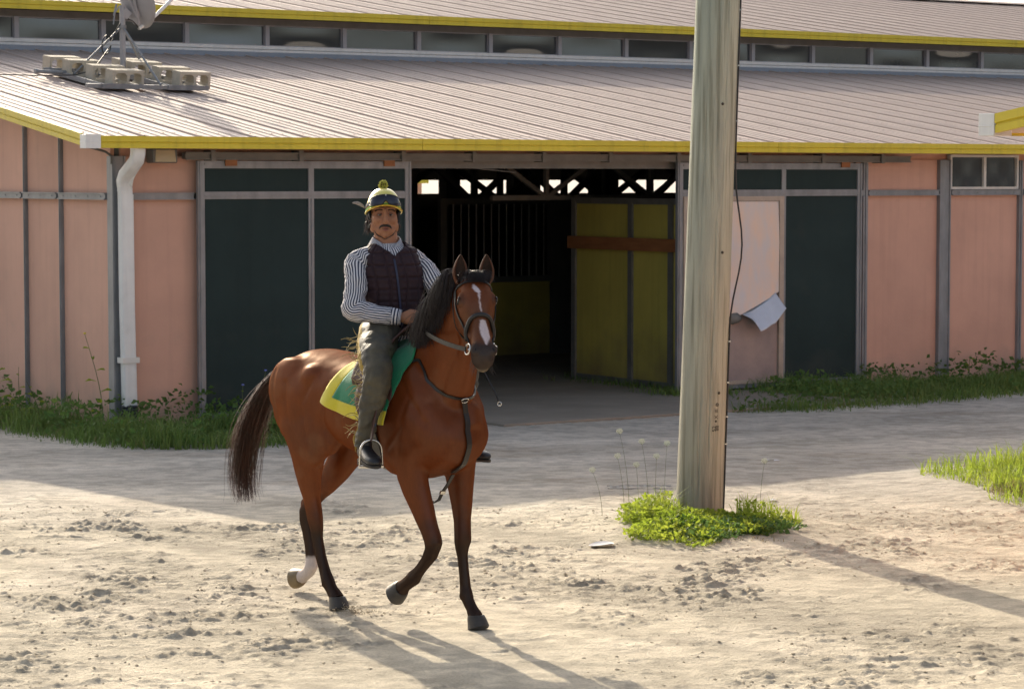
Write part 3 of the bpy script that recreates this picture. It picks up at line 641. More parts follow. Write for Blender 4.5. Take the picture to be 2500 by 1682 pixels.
# throat and windpipe line
hb.loft([((.50, -.02, 1.32), .07, .06), ((.60, -.05, 1.50), .07, .055), ((.68, -.085, 1.68), .075, .06), ((.735, -.11, 1.78), .07, .06)], n=16)
# muscles
E_ = hb.ell
for s in (1, -1):
    E_((.30, s * .155, 1.20), (.14, .085, .25), Matrix.Rotation(R(-24), 3, 'Y')); E_((.40, s * .13, 1.08), (.12, .10, .14)); E_((.47, s * .085, 1.07), (.085, .08, .13))
    E_((.13, s * .170, 1.02), (.17, .08, .18)); E_((.20, s * .17, 1.26), (.10, .07, .22), Matrix.Rotation(R(-30), 3, 'Y'))
    E_((-.90, s * .165, 1.25), (.25, .112, .20)); E_((-1.00, s * .135, 1.16), (.135, .095, .19), Matrix.Rotation(R(8), 3, 'Y')); E_((-.66, s * .195, 1.335), (.12, .07, .08)); 
E_((-.68, -.175, 1.07), (.20, .09, .27), Matrix.Rotation(R(25), 3, 'Y')); E_((-.55, -.17, 1.0), (.09, .07, .11))
E_((-.78, .175, 1.04), (.18, .09, .26), Matrix.Rotation(R(10), 3, 'Y')); E_((-.70, .17, .93), (.09, .07, .10))
def leg(p, n=20): hb.loft(p, n=n, ref=(1, 0, 0))
# left fore, planted
leg([((.33, .15, 1.16), .13, .08), ((.27, .165, 1.0), .135, .085), ((.265, .16, .90), .115, .078), ((.28, .155, .79), .092, .068), ((.30, .15, .68), .070, .056), ((.315, .14, .58), .052, .046), ((.325, .135, .52), .050, .047), ((.327, .135, .475), .050, .048), ((.325, .132, .435), .041, .040), ((.332, .13, .39), .034, .030), ((.35, .127, .30), .032, .027), ((.365, .125, .22), .035, .030), ((.378, .12, .175), .042, .036), ((.40, .12, .14), .036, .033), ((.43, .12, .105), .034, .033), ((.455, .12, .075), .042, .042), ((.465, .12, .055), .047, .047)])
# right fore, lifted and bent
leg([((.33, -.15, 1.16), .13, .08), ((.25, -.165, 1.0), .135, .085), ((.24, -.16, .89), .118, .078), ((.285, -.15, .77), .092, .068), ((.335, -.14, .66), .072, .058), ((.38, -.135, .57), .056, .050), ((.405, -.13, .515), .053, .050), ((.415, -.13, .475), .052, .050)])
leg([((.405, -.13, .53), .03, .04), ((.415, -.13, .475), .046, .046), ((.385, -.13, .425), .044, .042), ((.345, -.128, .385), .037, .032), ((.29, -.125, .335), .034, .029), ((.245, -.122, .30), .037, .032), ((.215, -.12, .275), .045, .038), ((.175, -.12, .25), .038, .034), ((.13, -.12, .222), .036, .034), ((.095, -.12, .20), .046, .044)])
hb.ell((.205, -.12, .255), (.03, .028, .03)); hb.ell((.355, .12, .165), (.026, .026, .03))
# right hind, planted
leg([((-.88, -.13, 1.22), .22, .11), ((-.83, -.15, 1.05), .215, .115), ((-.80, -.15, .95), .165, .10), ((-.805, -.145, .86), .125, .085), ((-.81, -.14, .77), .098, .070), ((-.80, -.135, .68), .076, .055), ((-.785, -.13, .61), .060, .045), ((-.77, -.13, .555), .060, .042), ((-.755, -.13, .50), .058, .042), ((-.742, -.13, .45), .048, .038), ((-.735, -.13, .39), .040, .032), ((-.70, -.13, .29), .036, .029), ((-.66, -.13, .21), .036, .030), ((-.625, -.13, .15), .043, .037), ((-.59, -.13, .11), .036, .034), ((-.55, -.13, .08), .040, .040), ((-.535, -.13, .058), .047, .047)])
hb.ell((-.815, -.13, .585), (.026, .022, .035)); hb.ell((-.65, -.13, .135), (.026, .026, .03))
# left hind, just leaving the ground
leg([((-.90, .13, 1.22), .20, .11), ((-.84, .15, 1.05), .19, .11), ((-.79, .15, .95), .15, .10), ((-.815, .13, .86), .125, .085), ((-.87, .105, .77), .100, .070), ((-.95, .085, .68), .077, .055), ((-1.03, .07, .61), .060, .045), ((-1.09, .06, .55), .055, .043), ((-1.125, .05, .49), .052, .042), ((-1.12, .045, .44), .046, .037), ((-1.105, .045, .38), .040, .031), ((-1.08, .045, .29), .036, .028), ((-1.065, .045, .22), .038, .031), ((-1.06, .045, .175), .044, .038), ((-1.09, .045, .135), .038, .034), ((-1.135, .045, .11), .036, .034), ((-1.175, .045, .095), .044, .044)])
hb.ell((-1.155, .055, .54), (.026, .022, .035))
# head
hs0 = [(-.03, -.02, .05, .045), (.0, -.02, .085, .066), (.05, -.025, .115, .092), (.11, -.035, .142, .098), (.175, -.04, .150, .098), (.235, -.038, .142, .092), (.295, -.03, .115, .074), (.355, -.02, .09, .060), (.41, -.01, .075, .053), (.46, -.006, .070, .053), (.51, -.008, .067, .058), (.55, -.014, .058, .056), (.58, -.02, .042, .046), (.595, -.022, .02, .03)]
hs = [(t, d, dp, w * 1.07) for t, d, dp, w in hs0]
hb.loft([(H(t, 0, d), dp, w) for t, d, dp, w in hs], n=32, ref=Hn, e=2.35)
for s in (1, -1):
    hb.ell(H(.160, s * .076, .046), (.030, .026, .050), hrot); hb.ell(H(.20, s * .068, -.07), (.085, .026, .085), hrot)   # orbit, cheek
    hb.ell(H(.515, s * .044, .032), (.034, .026, .036), hrot); hb.ell(H(.30, s * .058, -.002), (.012, .018, .10), hrot)     # nostril wing, facial crest
hb.ell(H(.572, 0, -.05), (.028, .036, .028), hrot)                                                                     # chin
hb.ell(H(.06, 0, .058), (.03, .06, .06), hrot)
def wsm(co):
    d = np.linalg.norm(co - np.array(H(.3)), axis=1); w = np.clip((d - .30) / .15, 0, 1) * .75 + .25
    lo = np.clip((co[:, 2] - .55) / .35, 0, 1) * .82 + .18
    w = np.clip((d - .30) / .2, 0, 1) * .93 + .07
    return np.minimum(w, lo)
hme, hco = fuse('horse', hb, .0085, 75, wsm)
# nostril hollows and eye sockets
def dent(co, c, rad, depth, dirv):
    c = np.array(c); d = np.linalg.norm(co - c, axis=1); return co + np.outer(-depth * np.exp(-(d / rad) ** 2), np.array(dirv))
for s in (1, -1):
    hco = dent(hco, H(.520, s * .046, .055), .019, .016, (Hn * .6 + Hl * s * .8)); hco = dent(hco, H(.10, s * .085, .02), .03, .010, Hl * s); hco = dent(hco, H(.33, s * .055, .03), .05, .006, (Hl * s))
hco = dent(hco, (-.55, -.27, 1.22), .11, .018, (0, -1, 0)); hco = dent(hco, (-.50, .27, 1.22), .11, .018, (0, 1, 0)); hco = dent(hco, (.24, -.24, 1.30), .07, .012, (0, -1, 0))
hco = dent(hco, (.36, -.20, 1.22), .045, .010, (.3, -1, 0)); hco = dent(hco, (.52, .01, 1.10), .03, .016, (1, 0, 0))
def groove(co, pts, side, depth, sg, ax=(0, 1, 0)):
    P = co.copy(); P[:, 1] = 0; d = np.min([segd(P, (a[0], 0, a[1]), (b_[0], 0, b_[1]))[0] for a, b_ in zip(pts[:-1], pts[1:])], axis=0)
    m = (co[:, 1] * side > .05); return co - np.outer(depth * np.exp(-(d / sg) ** 2) * m, np.array(ax) * side)
def segd(P, a, b):
    a = np.array(a, float); b = np.array(b, float); d = b - a; t = np.clip(((P - a) @ d) / (d @ d), 0, 1); return np.linalg.norm(P - (a + t[:, None] * d), axis=1), t
for sd_ in (-1, 1):
    for pts, dp, sg in (([(.10, 1.48), (.28, 1.32), (.44, 1.16)], .008, .022), ([(.06, 1.30), (-.01, 1.10), (.06, .93), (.16, .86)], .012, .024), ([(.30, 1.28), (.26, 1.12), (.14, 1.0)], .006, .020), ([(-.44, 1.30), (-.50, 1.10), (-.44, .95)], .012, .030),
                        ([(-.60, 1.34), (-.70, 1.18), (-.66, 1.0)], .007, .022), ([(-1.0, 1.36), (-1.0, 1.15), (-.93, .88)], .008, .022), ([(-.86, 1.30), (-.84, 1.1), (-.78, .92)], .005, .018), ([(.64, 1.62), (.50, 1.40), (.44, 1.27)], .009, .020), ([(-.25, 1.25), (-.3, 1.0)], .003, .02), ([(-.12, 1.25), (-.16, 1.0)], .003, .02)):
        hco = groove(hco, pts, sd_, dp, sg)
for a, b_, dp in (((.345, .16, .43), (.388, .155, .2), .004), ((-.715, -.16, .43), (-.65, -.16, .19), .004), ((.37, -.16, .42), (.235, -.155, .30), .004)):
    d, t = segd(hco, a, b_); hco = hco - np.outer(dp * np.exp(-(d / .012) ** 2), np.array((0, 1 if a[1] > 0 else -1, 0)))
nrm = np.zeros(len(hme.vertices) * 3); hme.vertices.foreach_set('co', hco.ravel()); hme.update(); hme.vertices.foreach_get('normal', nrm); nrm = nrm.reshape(-1, 3)
hco = hco + nrm * (.0035 * fbm(hco, 5, 2, 6) + .0014 * fbm(hco, 16, 2, 4))[:, None]
hme.vertices.foreach_set('co', hco.ravel()); hme.update()
# coat pattern
def segd(P, a, b):
    a = np.array(a, float); b = np.array(b, float); d = b - a; t = np.clip(((P - a) @ d) / (d @ d), 0, 1); return np.linalg.norm(P - (a + t[:, None] * d), axis=1), t
brown = np.array([.125, .029, .0075]); dark = np.array([.017, .010, .008]); red = np.array([.185, .047, .010]); whitec = np.array([.62, .55, .52]); muz = np.array([.030, .024, .024])
nz = fbm(hco, 3, 3, 2); nf = fbm(hco, 22, 3, 8)
C_ = np.tile(brown, (len(hco), 1)); mixc = lambda C, c, w: C * (1 - w[:, None]) + c * w[:, None]
C_ = mixc(C_, red, np.clip(.25 + .5 * nz + .5 * np.exp(-((hco[:, 0] + .95) / .35) ** 2), 0, .8) * .8)
C_ = mixc(C_, np.array([.075, .027, .015]), np.clip(nz * -.9 + .25 * nf, 0, .45)); C_ = C_ * (1 + .10 * fbm(hco * np.array([1, 1, .35]), 45, 2, 14))[:, None]; C_ = mixc(C_, np.array([.20, .12, .07]), np.clip(fbm(hco, 7, 3, 40) * .7 - .15, 0, .18))
dk = np.zeros(len(hco))
for path, z0, z1 in (([(.325, .135, .62), (.327, .133, .47), (.345, .13, .3), (.378, .12, .17), (.46, .12, .05)], .70, .44), ([(.36, -.135, .62), (.415, -.13, .475), (.29, -.125, .335), (.215, -.12, .275), (.095, -.12, .2)], .66, .46),
                     ([(-.79, -.13, .64), (-.755, -.13, .5), (-.70, -.13, .29), (-.625, -.13, .15), (-.53, -.13, .05)], .62, .42), ([(-1.03, .07, .61), (-1.125, .05, .49), (-1.08, .045, .29), (-1.06, .045, .175), (-1.17, .045, .1)], .66, .50)):
    dd = np.min([segd(hco, a, b)[0] for a, b in zip(path[:-1], path[1:])], axis=0)
    dk = np.maximum(dk, np.clip((z0 - hco[:, 2] + .03 * nf) / (z0 - z1), 0, 1) * (dd < .12))
C_ = mixc(C_, dark, dk * .96)
sw = ((segd(hco, (-1.075, .045, .27), (-1.17, .045, .08))[0] < .10) & (hco[:, 0] < -.95)); C_ = mixc(C_, whitec, sw * np.clip((.235 + .02 * nf - hco[:, 2]) / .02, 0, 1))
rel = hco - np.array(Hp); ht = rel @ np.array(Ha) / HS; hw = rel @ np.array(Hl) / 1.07; hd = rel @ np.array(Hn)
inhead = (hd > -.22) & (ht > .02) & (abs(hw) < .17) & (hco[:, 0] > .68 )
C_ = mixc(C_, np.array([.11, .048, .026]), inhead * np.clip((ht - .1) / .3, 0, .6))
C_ = mixc(C_, muz, inhead * np.clip((ht - .455 + .03 * nf) / .05, 0, 1) * .97)
C_ = mixc(C_, np.array([.05, .026, .018]), inhead * np.clip(1 - np.linalg.norm(np.stack([ht - .175, abs(hw) - .098, hd - .05], 1), axis=1) / .055, 0, 1))
front = np.clip((hd - .02) / .02, 0, 1) * inhead
def stripe(t0, t1, c0, c1, w0, w1):
    t = np.clip((ht - t0) / (t1 - t0), 0, 1); c = c0 + (c1 - c0) * t; w = w0 + (w1 - w0) * t
    return np.clip((w + .004 * nf - abs(hw - c)) / .004, 0, 1) * (ht > t0) * (ht < t1)
bl = np.maximum.reduce([stripe(.085, .12, -.018, -.010, .005, .016), stripe(.12, .155, -.010, .002, .016, .015), stripe(.155, .20, .001, .000, .009, .006), stripe(.20, .275, .0, .004, .0055, .004),
                        stripe(.325, .37, .008, .010, .014, .024), stripe(.37, .44, .010, .014, .024, .025), stripe(.44, .50, .014, .010, .024, .005)])
C_ = mixc(C_, np.array([.66, .55, .55]), bl * front)
C_ = mixc(C_, np.array([.22, .18, .13]), inhead * np.clip((-.035 - hd) / .02, 0, 1) * np.clip((ht - .53) / .02, 0, 1) * .8)
hc = hme.color_attributes.new('col', 'FLOAT_COLOR', 'POINT'); hc.data.foreach_set('color', np.column_stack([C_, np.ones(len(C_))]).astype(np.float32).ravel())
hme.materials.clear()
M['coat'] = mat('horse_coat', (1, 1, 1),   .58, spec=.09, var=.16, vscale=110, bump=.06, bscale=240, attr='col', stretch=(1, 1, .35), sheen=0)
def soften(m, fac, gc, gr):
    # hair scatters: matt coat with a weak tinted gloss, no mirror-like grazing reflection
    n = m.node_tree; L = n.links.new; b = n.nodes['Principled BSDF']; d = n.nodes.new('ShaderNodeBsdfDiffuse'); g_ = n.nodes.new('ShaderNodeBsdfGlossy'); ms = n.nodes.new('ShaderNodeMixShader'); ms.inputs[0].default_value = fac
    L(b.inputs['Base Color'].links[0].from_socket, d.inputs[0]); g_.inputs['Color'].default_value = (*gc, 1); g_.inputs['Roughness'].default_value = gr
    if b.inputs['Normal'].links: L(b.inputs['Normal'].links[0].from_socket, d.inputs['Normal']); L(b.inputs['Normal'].links[0].from_socket, g_.inputs['Normal'])
    L(d.outputs[0], ms.inputs[1]); L(g_.outputs[0], ms.inputs[2]); L(ms.outputs[0], n.nodes['Material Output'].inputs[0])
soften(M['coat'], .032, (1, .80, .66), .38)
horse = empty('horse', HO, HA); tag(horse, 'bay horse with white blaze trotting in the yard, ridden toward the camera', 'horse')
hbody = link('body', hme, M['coat'], horse, smooth=True)
hbvh = BVHTree.FromPolygons([Vector(c) for c in hco], [tuple(p.vertices) for p in hme.polygons])
M['hoof'] = mat('hoof_horn', (.060, .052, .045), .55, var=.4, vscale=14, bump=.2, bscale=60, stretch=(1, 1, 4))
M['hoofp'] = mat('pale_hoof_horn', (.26, .19, .10), .55, var=.4, vscale=14, bump=.2, bscale=60)
def hoof(c, toe, down, m='hoof', L_=.062, Wd=.052, hgt=.075):
    """c coronet centre; down = axis to the sole; toe = forward direction"""
    c = Vector(c); dn = Vector(down).normalized(); tv = Vector(toe); tv = (tv - dn * tv.dot(dn)).normalized()
    b = MB(); b.loft([(c - dn * .012, .046, .044), (c, .050, .047), (c + dn * hgt * .5 + tv * .010, .058, .052), (c + dn * hgt + tv * .018, L_, .058), (c + dn * (hgt + .004) + tv * .018, L_ - .008, .05)], n=24, ref=tv, e=2.2)
    return b.build('hoof', M[m], horse, smooth=40)
hoof((.468, .12, .062), (1, 0, 0), (.10, 0, -1), hgt=.058)
hoof((-.532, -.13, .062), (1, 0, 0), (.10, 0, -1), hgt=.058)
hoof((.09, -.12, .197), (0, 0, -1), (-.85, 0, -.35), hgt=.068)
hoof((-1.178, .045, .093), (0, 0, -1), (-.95, 0, .0), 'hoofp', hgt=.062)
# eyes
M['eye'] = mat('horse_eye', (.010, .007, .005), .18, spec=.4)
for s in (1, -1): b = MB(); b.ell(H(.172, s * .0905, .048), (.016, .013, .018), hrot); b.build('eye', M['eye'], horse, smooth=True)
for s in (1, -1): 
    b = MB(); b.tube([H(.172 + .021 * math.cos(a) * -1, s * (.098 - .006 * abs(math.cos(a))), .049 + .022 * math.sin(a)) for a in np.linspace(-1.9, 1.9, 12)], .0050, 6); b.build('eyelid', mat('eyelid', (.03, .02, .017), .5), horse, smooth=True)
for s in (1, -1): b = MB(); b.ell(H(.518, s * .0435, .046), (.008, .0125, .021), Matrix.Rotation(s * .25, 3, Hn) @ Matrix.Rotation(-s * .5, 3, Ha) @ hrot); b.build('nostril', mat('nostril_dark', (.006, .005, .005), .8), horse, smooth=True)
# ears: cupped shells
M['ear'] = mat('ear_fur', (.15, .05, .02), .7, var=.4, vscale=60, transl=.3); M['ear_in'] = mat('ear_inner', (.045, .022, .014), .8, var=.4, vscale=60)
def ear(s):
    base = H(.012, s * .064, .015); up_ = (Vector((0, 0, 1)) + Hl * s * .10 + Hn * .10).normalized(); side = (Hl - up_ * Hl.dot(up_)).normalized(); fr_ = side.cross(up_) * 1.0
    if fr_.dot(Hn) < 0: fr_ = -fr_
    N_, K = 16, 18; v = []; 
    for k in range(K + 1):
        t = k / K; w = .036 * (math.sin(math.pi * (.16 + .84 * t) ** .85)) ** .8 + .002 if t < 1 else .001; op = .55 + .50 * min(1, t * 2.5)  # opening half angle
        w *= (1 + .12 * math.sin(3 * t)); c = base + up_ * (t * .158) + side * (s * -.012 * t * t)
        for lay, rr in ((0, 1.0), (1, .80)):
            for j in range(N_ + 1):
                a = op * .95 + (2 * math.pi - 2 * op * .95) * j / N_   # angle from the front
                v.append(c + fr_ * (math.cos(a) * w * rr * .7) + side * (math.sin(a) * w * rr))
    per = 2 * (N_ + 1); out = []; inn = []
    for k in range(K):
        for j in range(N_):
            a = k * per + j; out.append((a, a + 1, a + 1 + per, a + per)); b0 = a + N_ + 1; inn.append((b0, b0 + per, b0 + per + 1, b0 + 1))
        for j in (0, N_): a = k * per + j; out.append((a, a + per, a + per + N_ + 1, a + N_ + 1))
    b = MB(); b.add(v, out); e_ = b.build('ear', M['ear'], horse, smooth=True); b = MB(); b.add(v, inn); b.build('inner_ear', M['ear_in'], e_, smooth=True)
for s in (1, -1): ear(s)
# hair
M['mane'] = mat('dark_mane', (.022, .012, .009), .42, spec=.5, var=.3, vscale=30)
M['tail'] = mat('tail_hair', (.075, .021, .010), .36, spec=.5, var=.7, vscale=11)
def strands(name, m, gen, n, parent, sides=3):
    b = MB()
    for k in range(n):
        pts, r_ = gen(k); b.tube(pts, r_, sides, cap=False)
    o = b.build(name, m, parent, smooth=True); return o
rr = random.Random(5)
def bez(p, t):
    p = [Vector(q) for q in p]
    while len(p) > 1: p = [a.lerp(b_, t) for a, b_ in zip(p[:-1], p[1:])]
    return p[0]
def tailgen(k):
    a = rr.uniform(0, 6.28); q = math.sqrt(rr.random()); oy, oz = math.cos(a) * q, math.sin(a) * q
    L_ = rr.uniform(.45, 1.05); st = rr.uniform(0, .28) if L_ > .7 else rr.uniform(0, .2)
    sp = rr.gauss(0, .03); sq = rr.gauss(0, .03); n = 15; P = []; r_ = []
    for i in range(n):
        t = st + (L_ - st) * i / (n - 1); c = bez([(-1.15, 0, 1.375), (-1.33, 0, 1.36), (-1.56, .0, 1.17), (-1.74, 0, .96), (-1.79, 0, .68), (-1.73, 0, .52)], min(t, 1.0))
        if t > 1: c.z -= (t - 1) * .5
        w = .034 + .068 * math.sin(min(1, t * 1.05) * 2.75) ** 1.0 * (1 - .25 * t) if t < 1.3 else .03
        P.append(c + Vector((oz * w * .85 + sp * t * 1.2, oy * w * .75 + sq * t + .012 * math.sin(t * 9 + k), oz * w * .35 + .012 * math.sin(7 * t + k * 1.7))))
        r_.append(max(.0007, .0026 * (1 - .72 * (i / (n - 1)) ** 1.5)))
    return P, [x * .75 for x in r_]
tl = strands('tail', M['tail'], tailgen, 1400, horse)
b = MB(); b.tube([(-1.13, 0, 1.375), (-1.24, 0, 1.355), (-1.36, 0, 1.27), (-1.46, 0, 1.16)], [.045, .038, .028, .012], 12); b.build('tail_core', M['mane'], tl, smooth=True)
crest = [(.10, 0, 1.585), (.20, -.005, 1.63), (.29, -.02, 1.70), (.37, -.035, 1.79), (.45, -.05, 1.87), (.54, -.062, 1.94), (.62, -.072, 1.985)]
def manegen(k):
    u = .36 + .64 * rr.random(); c = bez(crest, u); L_ = (.135 + .075 * math.sin(3.14 * min(1, max(0, u - .3) * 1.4))) * rr.uniform(.55, 1.15); back = rr.gauss(-.005, .022); n = 11; P = []; wd = .105 - .03 * u
    fly = rr.random() < .10
    for i in range(n):
        t = i / (n - 1); dy = -wd * (1 - (1 - min(1, t * 1.5)) ** 2) * 1.05 - (.05 * t if fly else 0)
        p = c + Vector((back * t * 2 - .02 * t * t, dy - .012 + rr.gauss(0, .0015), .022 * math.sin(3.1 * t) * (2.2 if fly else 1) - L_ * t ** 1.35))
        h_, nn, fi, ds_ = hbvh.find_nearest(p)
        if h_ is not None and (p - h_).dot(nn) < .012: p = h_ + nn * rr.uniform(.012, .03)
        P.append(p)
    return P, [.0017 * (1 - .7 * (i / (n - 1))) + .0003 for i in range(n)]
mn = strands('mane', M['mane'], manegen, 3600, horse)
def forgen(k):
    w0 = rr.gauss(0, .017); n = 8; L_ = rr.uniform(.01, .085); kx = rr.gauss(0, .010); P = []
    for i in range(n):
        t = i / (n - 1); p = H(-.045 + (.05 + L_) * t, w0 * (1 + .9 * t) + kx * t * t + rr.gauss(0, .0006), .02 + (.075 + .02 * math.sin(k)) * math.sin(1.7 * min(1, t * 1.3))); P.append(p)
    return P, [.0014 * (1 - .7 * i / (n - 1)) for i in range(n)]
strands('forelock', M['mane'], forgen, 700, horse)
def whisk(k):
    s = rr.choice((-1, 1)); t0 = rr.uniform(.50, .585); p = H(t0, s * rr.uniform(.02, .05), -.05); d = (Ha * rr.uniform(.2, 1) + Hl * s * rr.uniform(0, .6) - Hn * rr.uniform(.2, .8)).normalized()
    return [p, p + d * .025, p + d * .05 + Vector((0, 0, -.006))], [.0009, .0006, .0003]
strands('whiskers', M['mane'], whisk, 46, horse)['kind'] = 'stuff'

# ------------------------------------------------------------------ tack
M['leather'] = mat('black_leather', (.018, .016, .015), .42, spec=.5, var=.3, vscale=20, bump=.1, bscale=80)
M['brleather'] = mat('brown_leather', (.075, .028, .018), .45, var=.35, vscale=14, bump=.1, bscale=60)
M['metal'] = mat('polished_steel', (.65, .63, .60), .22, metal=1)
def child(o): o.parent = None; o.location = HO; o.rotation_euler = (0, 0, HA); return o
def hnear(p, off=.006):
    h_, nn, fi, ds_ = hbvh.find_nearest(Vector(p)); return h_ + nn * off, nn
def strap(b, pts, w, th=.005, off=.006, sub=6):
    P = []; S = []
    cps = [Vector(p) for p in pts]
    for i in range(len(cps) - 1):
        for k in range(sub): P.append(cps[i].lerp(cps[i + 1], k / sub))
    P.append(cps[-1]); Q = []; NN = []
    for p in P: q, n = hnear(p, off); Q.append(q); NN.append(n)
    for it in range(2): Q = [Q[0]] + [(Q[i - 1] + Q[i] * 2 + Q[i + 1]) / 4 for i in range(1, len(Q) - 1)] + [Q[-1]]
    sd = []
    for i in range(len(Q)): t = (Q[min(i + 1, len(Q) - 1)] - Q[max(i - 1, 0)]).normalized(); sd.append(t.cross(NN[i]))
    b.ribbon(Q, w, th, sd); return Q
bridle = empty('bridle', HO, HA); tag(bridle, 'black leather bridle with raised noseband and steel bit on the bay horse', 'bridle')
def ring(c, nrm, r_, t_=.0035, n=20):
    c = Vector(c); nrm = Vector(nrm).normalized(); a = nrm.orthogonal().normalized(); b_ = nrm.cross(a); b = MB()
    b.tube([c + (a * math.cos(x) + b_ * math.sin(x)) * r_ for x in np.linspace(0, 2 * math.pi, n)], t_, 8, cap=False); return b
BIT = {}
for s in (1, -1):
    b = MB(); strap(b, [H(.0, s * .068, .0), H(.08, s * .10, .0), H(.16, s * .118, -.005), H(.26, s * .105, -.01), H(.36, s * .08, -.015), H(.45, s * .065, -.02)], .014); b.build('cheek_strap', M['leather'], bridle)
    b = MB(); strap(b, [H(.02, s * .07, -.02), H(.12, s * .10, -.06), H(.2, s * .10, -.12), H(.24, s * .05, -.17), H(.24, 0, -.18)], .010); b.build('throat_lash', M['leather'], bridle)
    BIT[s] = H(.465, s * .068, -.022)
    b = ring(BIT[s], (Hl * s + Hn * .35), .029, .0045); b.build('bit_ring', M['metal'], bridle, smooth=True)
    b = MB(); strap(b, [H(.36, s * .075, .0), H(.36, s * .078, -.02), H(.375, s * .074, -.035)], .016); b.build('buckle', M['metal'], bridle)
b = MB(); q = [H(.40, -.066, -.03), H(.35, -.072, .01), H(.318, -.062, .05), H(.305, -.035, .082), H(.300, 0, .09), H(.305, .035, .082), H(.318, .062, .05), H(.35, .072, .01), H(.40, .066, -.03)]
P = []
for i in range(len(q) - 1):
    for k in range(4): P.append(hnear(q[i].lerp(q[i + 1], k / 4), .010)[0])
P.append(hnear(q[-1], .010)[0])
for it in range(5): P = [P[0]] + [(P[i - 1] + P[i] * 2 + P[i + 1]) / 4 for i in range(1, len(P) - 1)] + [P[-1]]
if 1: b.tube(P, .0115, 10); b.build('noseband', M['leather'], bridle, smooth=True)
b = MB(); strap(b, [H(.045, -.10, .0), H(.05, -.08, .05), H(.055, 0, .11), H(.05, .08, .05), H(.045, .10, .0)], .016); b.build('browband', M['leather'], bridle)
b = MB(); b.tube([BIT[-1], H(.485, 0, -.02), BIT[1]], .006, 8); b.build('bit', M['metal'], bridle)
b = MB(); strap(b, [H(-.01, -.07, 0), H(-.03, 0, .0), H(-.01, .07, 0)], .02); b.build('crown_piece', M['leather'], bridle)
# saddle cloth conforming to the barrel
def skin_pt(x, ang, off):
    """point on the trunk at station x, ang degrees down from the spine (negative = right side)"""
    a = R(ang); c = Vector((x, 0, 1.19)); d = Vector((0, math.sin(a), math.cos(a)))
    hit = hbvh.ray_cast(c + d * .8, -d, 1.2)
    p = hit[0] if hit[0] is not None else c + d * .28
    return p + d * off
cloth = empty('saddle_cloth', HO, HA); tag(cloth, 'green saddle cloth with wide yellow border hanging under the rider', 'saddle cloth')
M['clgreen'] = mat('green_cloth', (.0, .20, .085), .8, var=.15, vscale=9, sheen=.3, bump=.2, bscale=200); M['clyel'] = mat('yellow_cloth_border', (.66, .56, .02), .8, var=.12, vscale=9, sheen=.3, bump=.2, bscale=200)
NU_, NV_ = 48, 80; gv = []
for j in range(NV_ + 1):
    tv = j / NV_; ang = -101 + 202 * tv; hang = abs(ang) / 101
    for i in range(NU_ + 1):
        u = i / NU_
        xb = -.33 - .11 * hang ** 2; xf = .17 + .10 * (1 - hang) 
        aa = ang
        if hang > .85: pass
        x = xb + (xf - xb) * u
        aa = ang * (1 - .17 * (1 - u) ** 1.3 * hang ** 2 + .03 * math.sin(3.1 * u) * hang)
        off = .014 + .006 * math.sin(u * 14 + tv * 9) * hang + .010 * hang ** 3 * math.sin(u * 7 + 1) + .012 * hang ** 4
        gv.append(skin_pt(x, aa, max(.008, off)))
inner = []; border = []
for j in range(NV_):
    for i in range(NU_):
        f = (j * (NU_ + 1) + i, j * (NU_ + 1) + i + 1, (j + 1) * (NU_ + 1) + i + 1, (j + 1) * (NU_ + 1) + i)
        hang = abs(-101 + 202 * (j + .5) / NV_) / 101; (border if (i < 8 or (hang > .86 )) else inner).append(f)
for nm, ff, mm in (('cloth', inner, 'clgreen'), ('border', border, 'clyel')):
    b = MB(); b.add(gv, ff); o = b.build(nm, M[mm], cloth, smooth=True); sm = o.modifiers.new('s', 'SOLIDIFY'); sm.thickness = .008; sm.offset = 1
# saddle
saddle = empty('saddle', HO, HA); tag(saddle, 'small brown exercise saddle under the rider with steel stirrups', 'saddle')
b = MB(); gv2 = []; nu, nv = 20, 28
for j in range(nv + 1):
    ang = -62 + 124 * j / nv
    for i in range(nu + 1):
        u = i / nu; x = -.15 + .25 * u; ht_ = .035 + .055 * (math.cos(R(ang) * 1.35)) * (1 + .5 * (abs(2 * u - .9)) ** 2.5); gv2.append(skin_pt(x, ang, ht_ if abs(ang) < 60 else .03))
b.add(gv2, [(j * (nu + 1) + i, j * (nu + 1) + i + 1, (j + 1) * (nu + 1) + i + 1, (j + 1) * (nu + 1) + i) for j in range(nv) for i in range(nu)]); o = b.build('seat', M['brleather'], saddle, smooth=True); o.modifiers.new('s', 'SOLIDIFY').thickness = .012
for s in (-1, 1):
    gv2 = []; nu, nv = 16, 18
    for j in range(nv + 1):
        t = j / nv
        for i in range(nu + 1):
            u = i / nu; wdt = 1 - .25 * t ** 3; x = .03 + (.13 + .05 * math.sin(3.1 * t)) * 1.0 * (u - .42) * wdt * 1.7; gv2.append(skin_pt(x, s * (48 + 56 * t - 8 * t * abs(2 * u - 1) ** 3), .026))
    b = MB(); b.add(gv2, [(j * (nu + 1) + i, j * (nu + 1) + i + 1, (j + 1) * (nu + 1) + i + 1, (j + 1) * (nu + 1) + i) for j in range(nv) for i in range(nu)]); o = b.build('flap', M['brleather'], saddle, smooth=True); o.modifiers.new('s', 'SOLIDIFY').thickness = .006
b = MB(); b.ribbon([skin_pt(.02, a, .012) for a in range(-180, 181, 10)], .07, .01, (1, 0, 0)); b.build('girth', M['leather'], saddle)
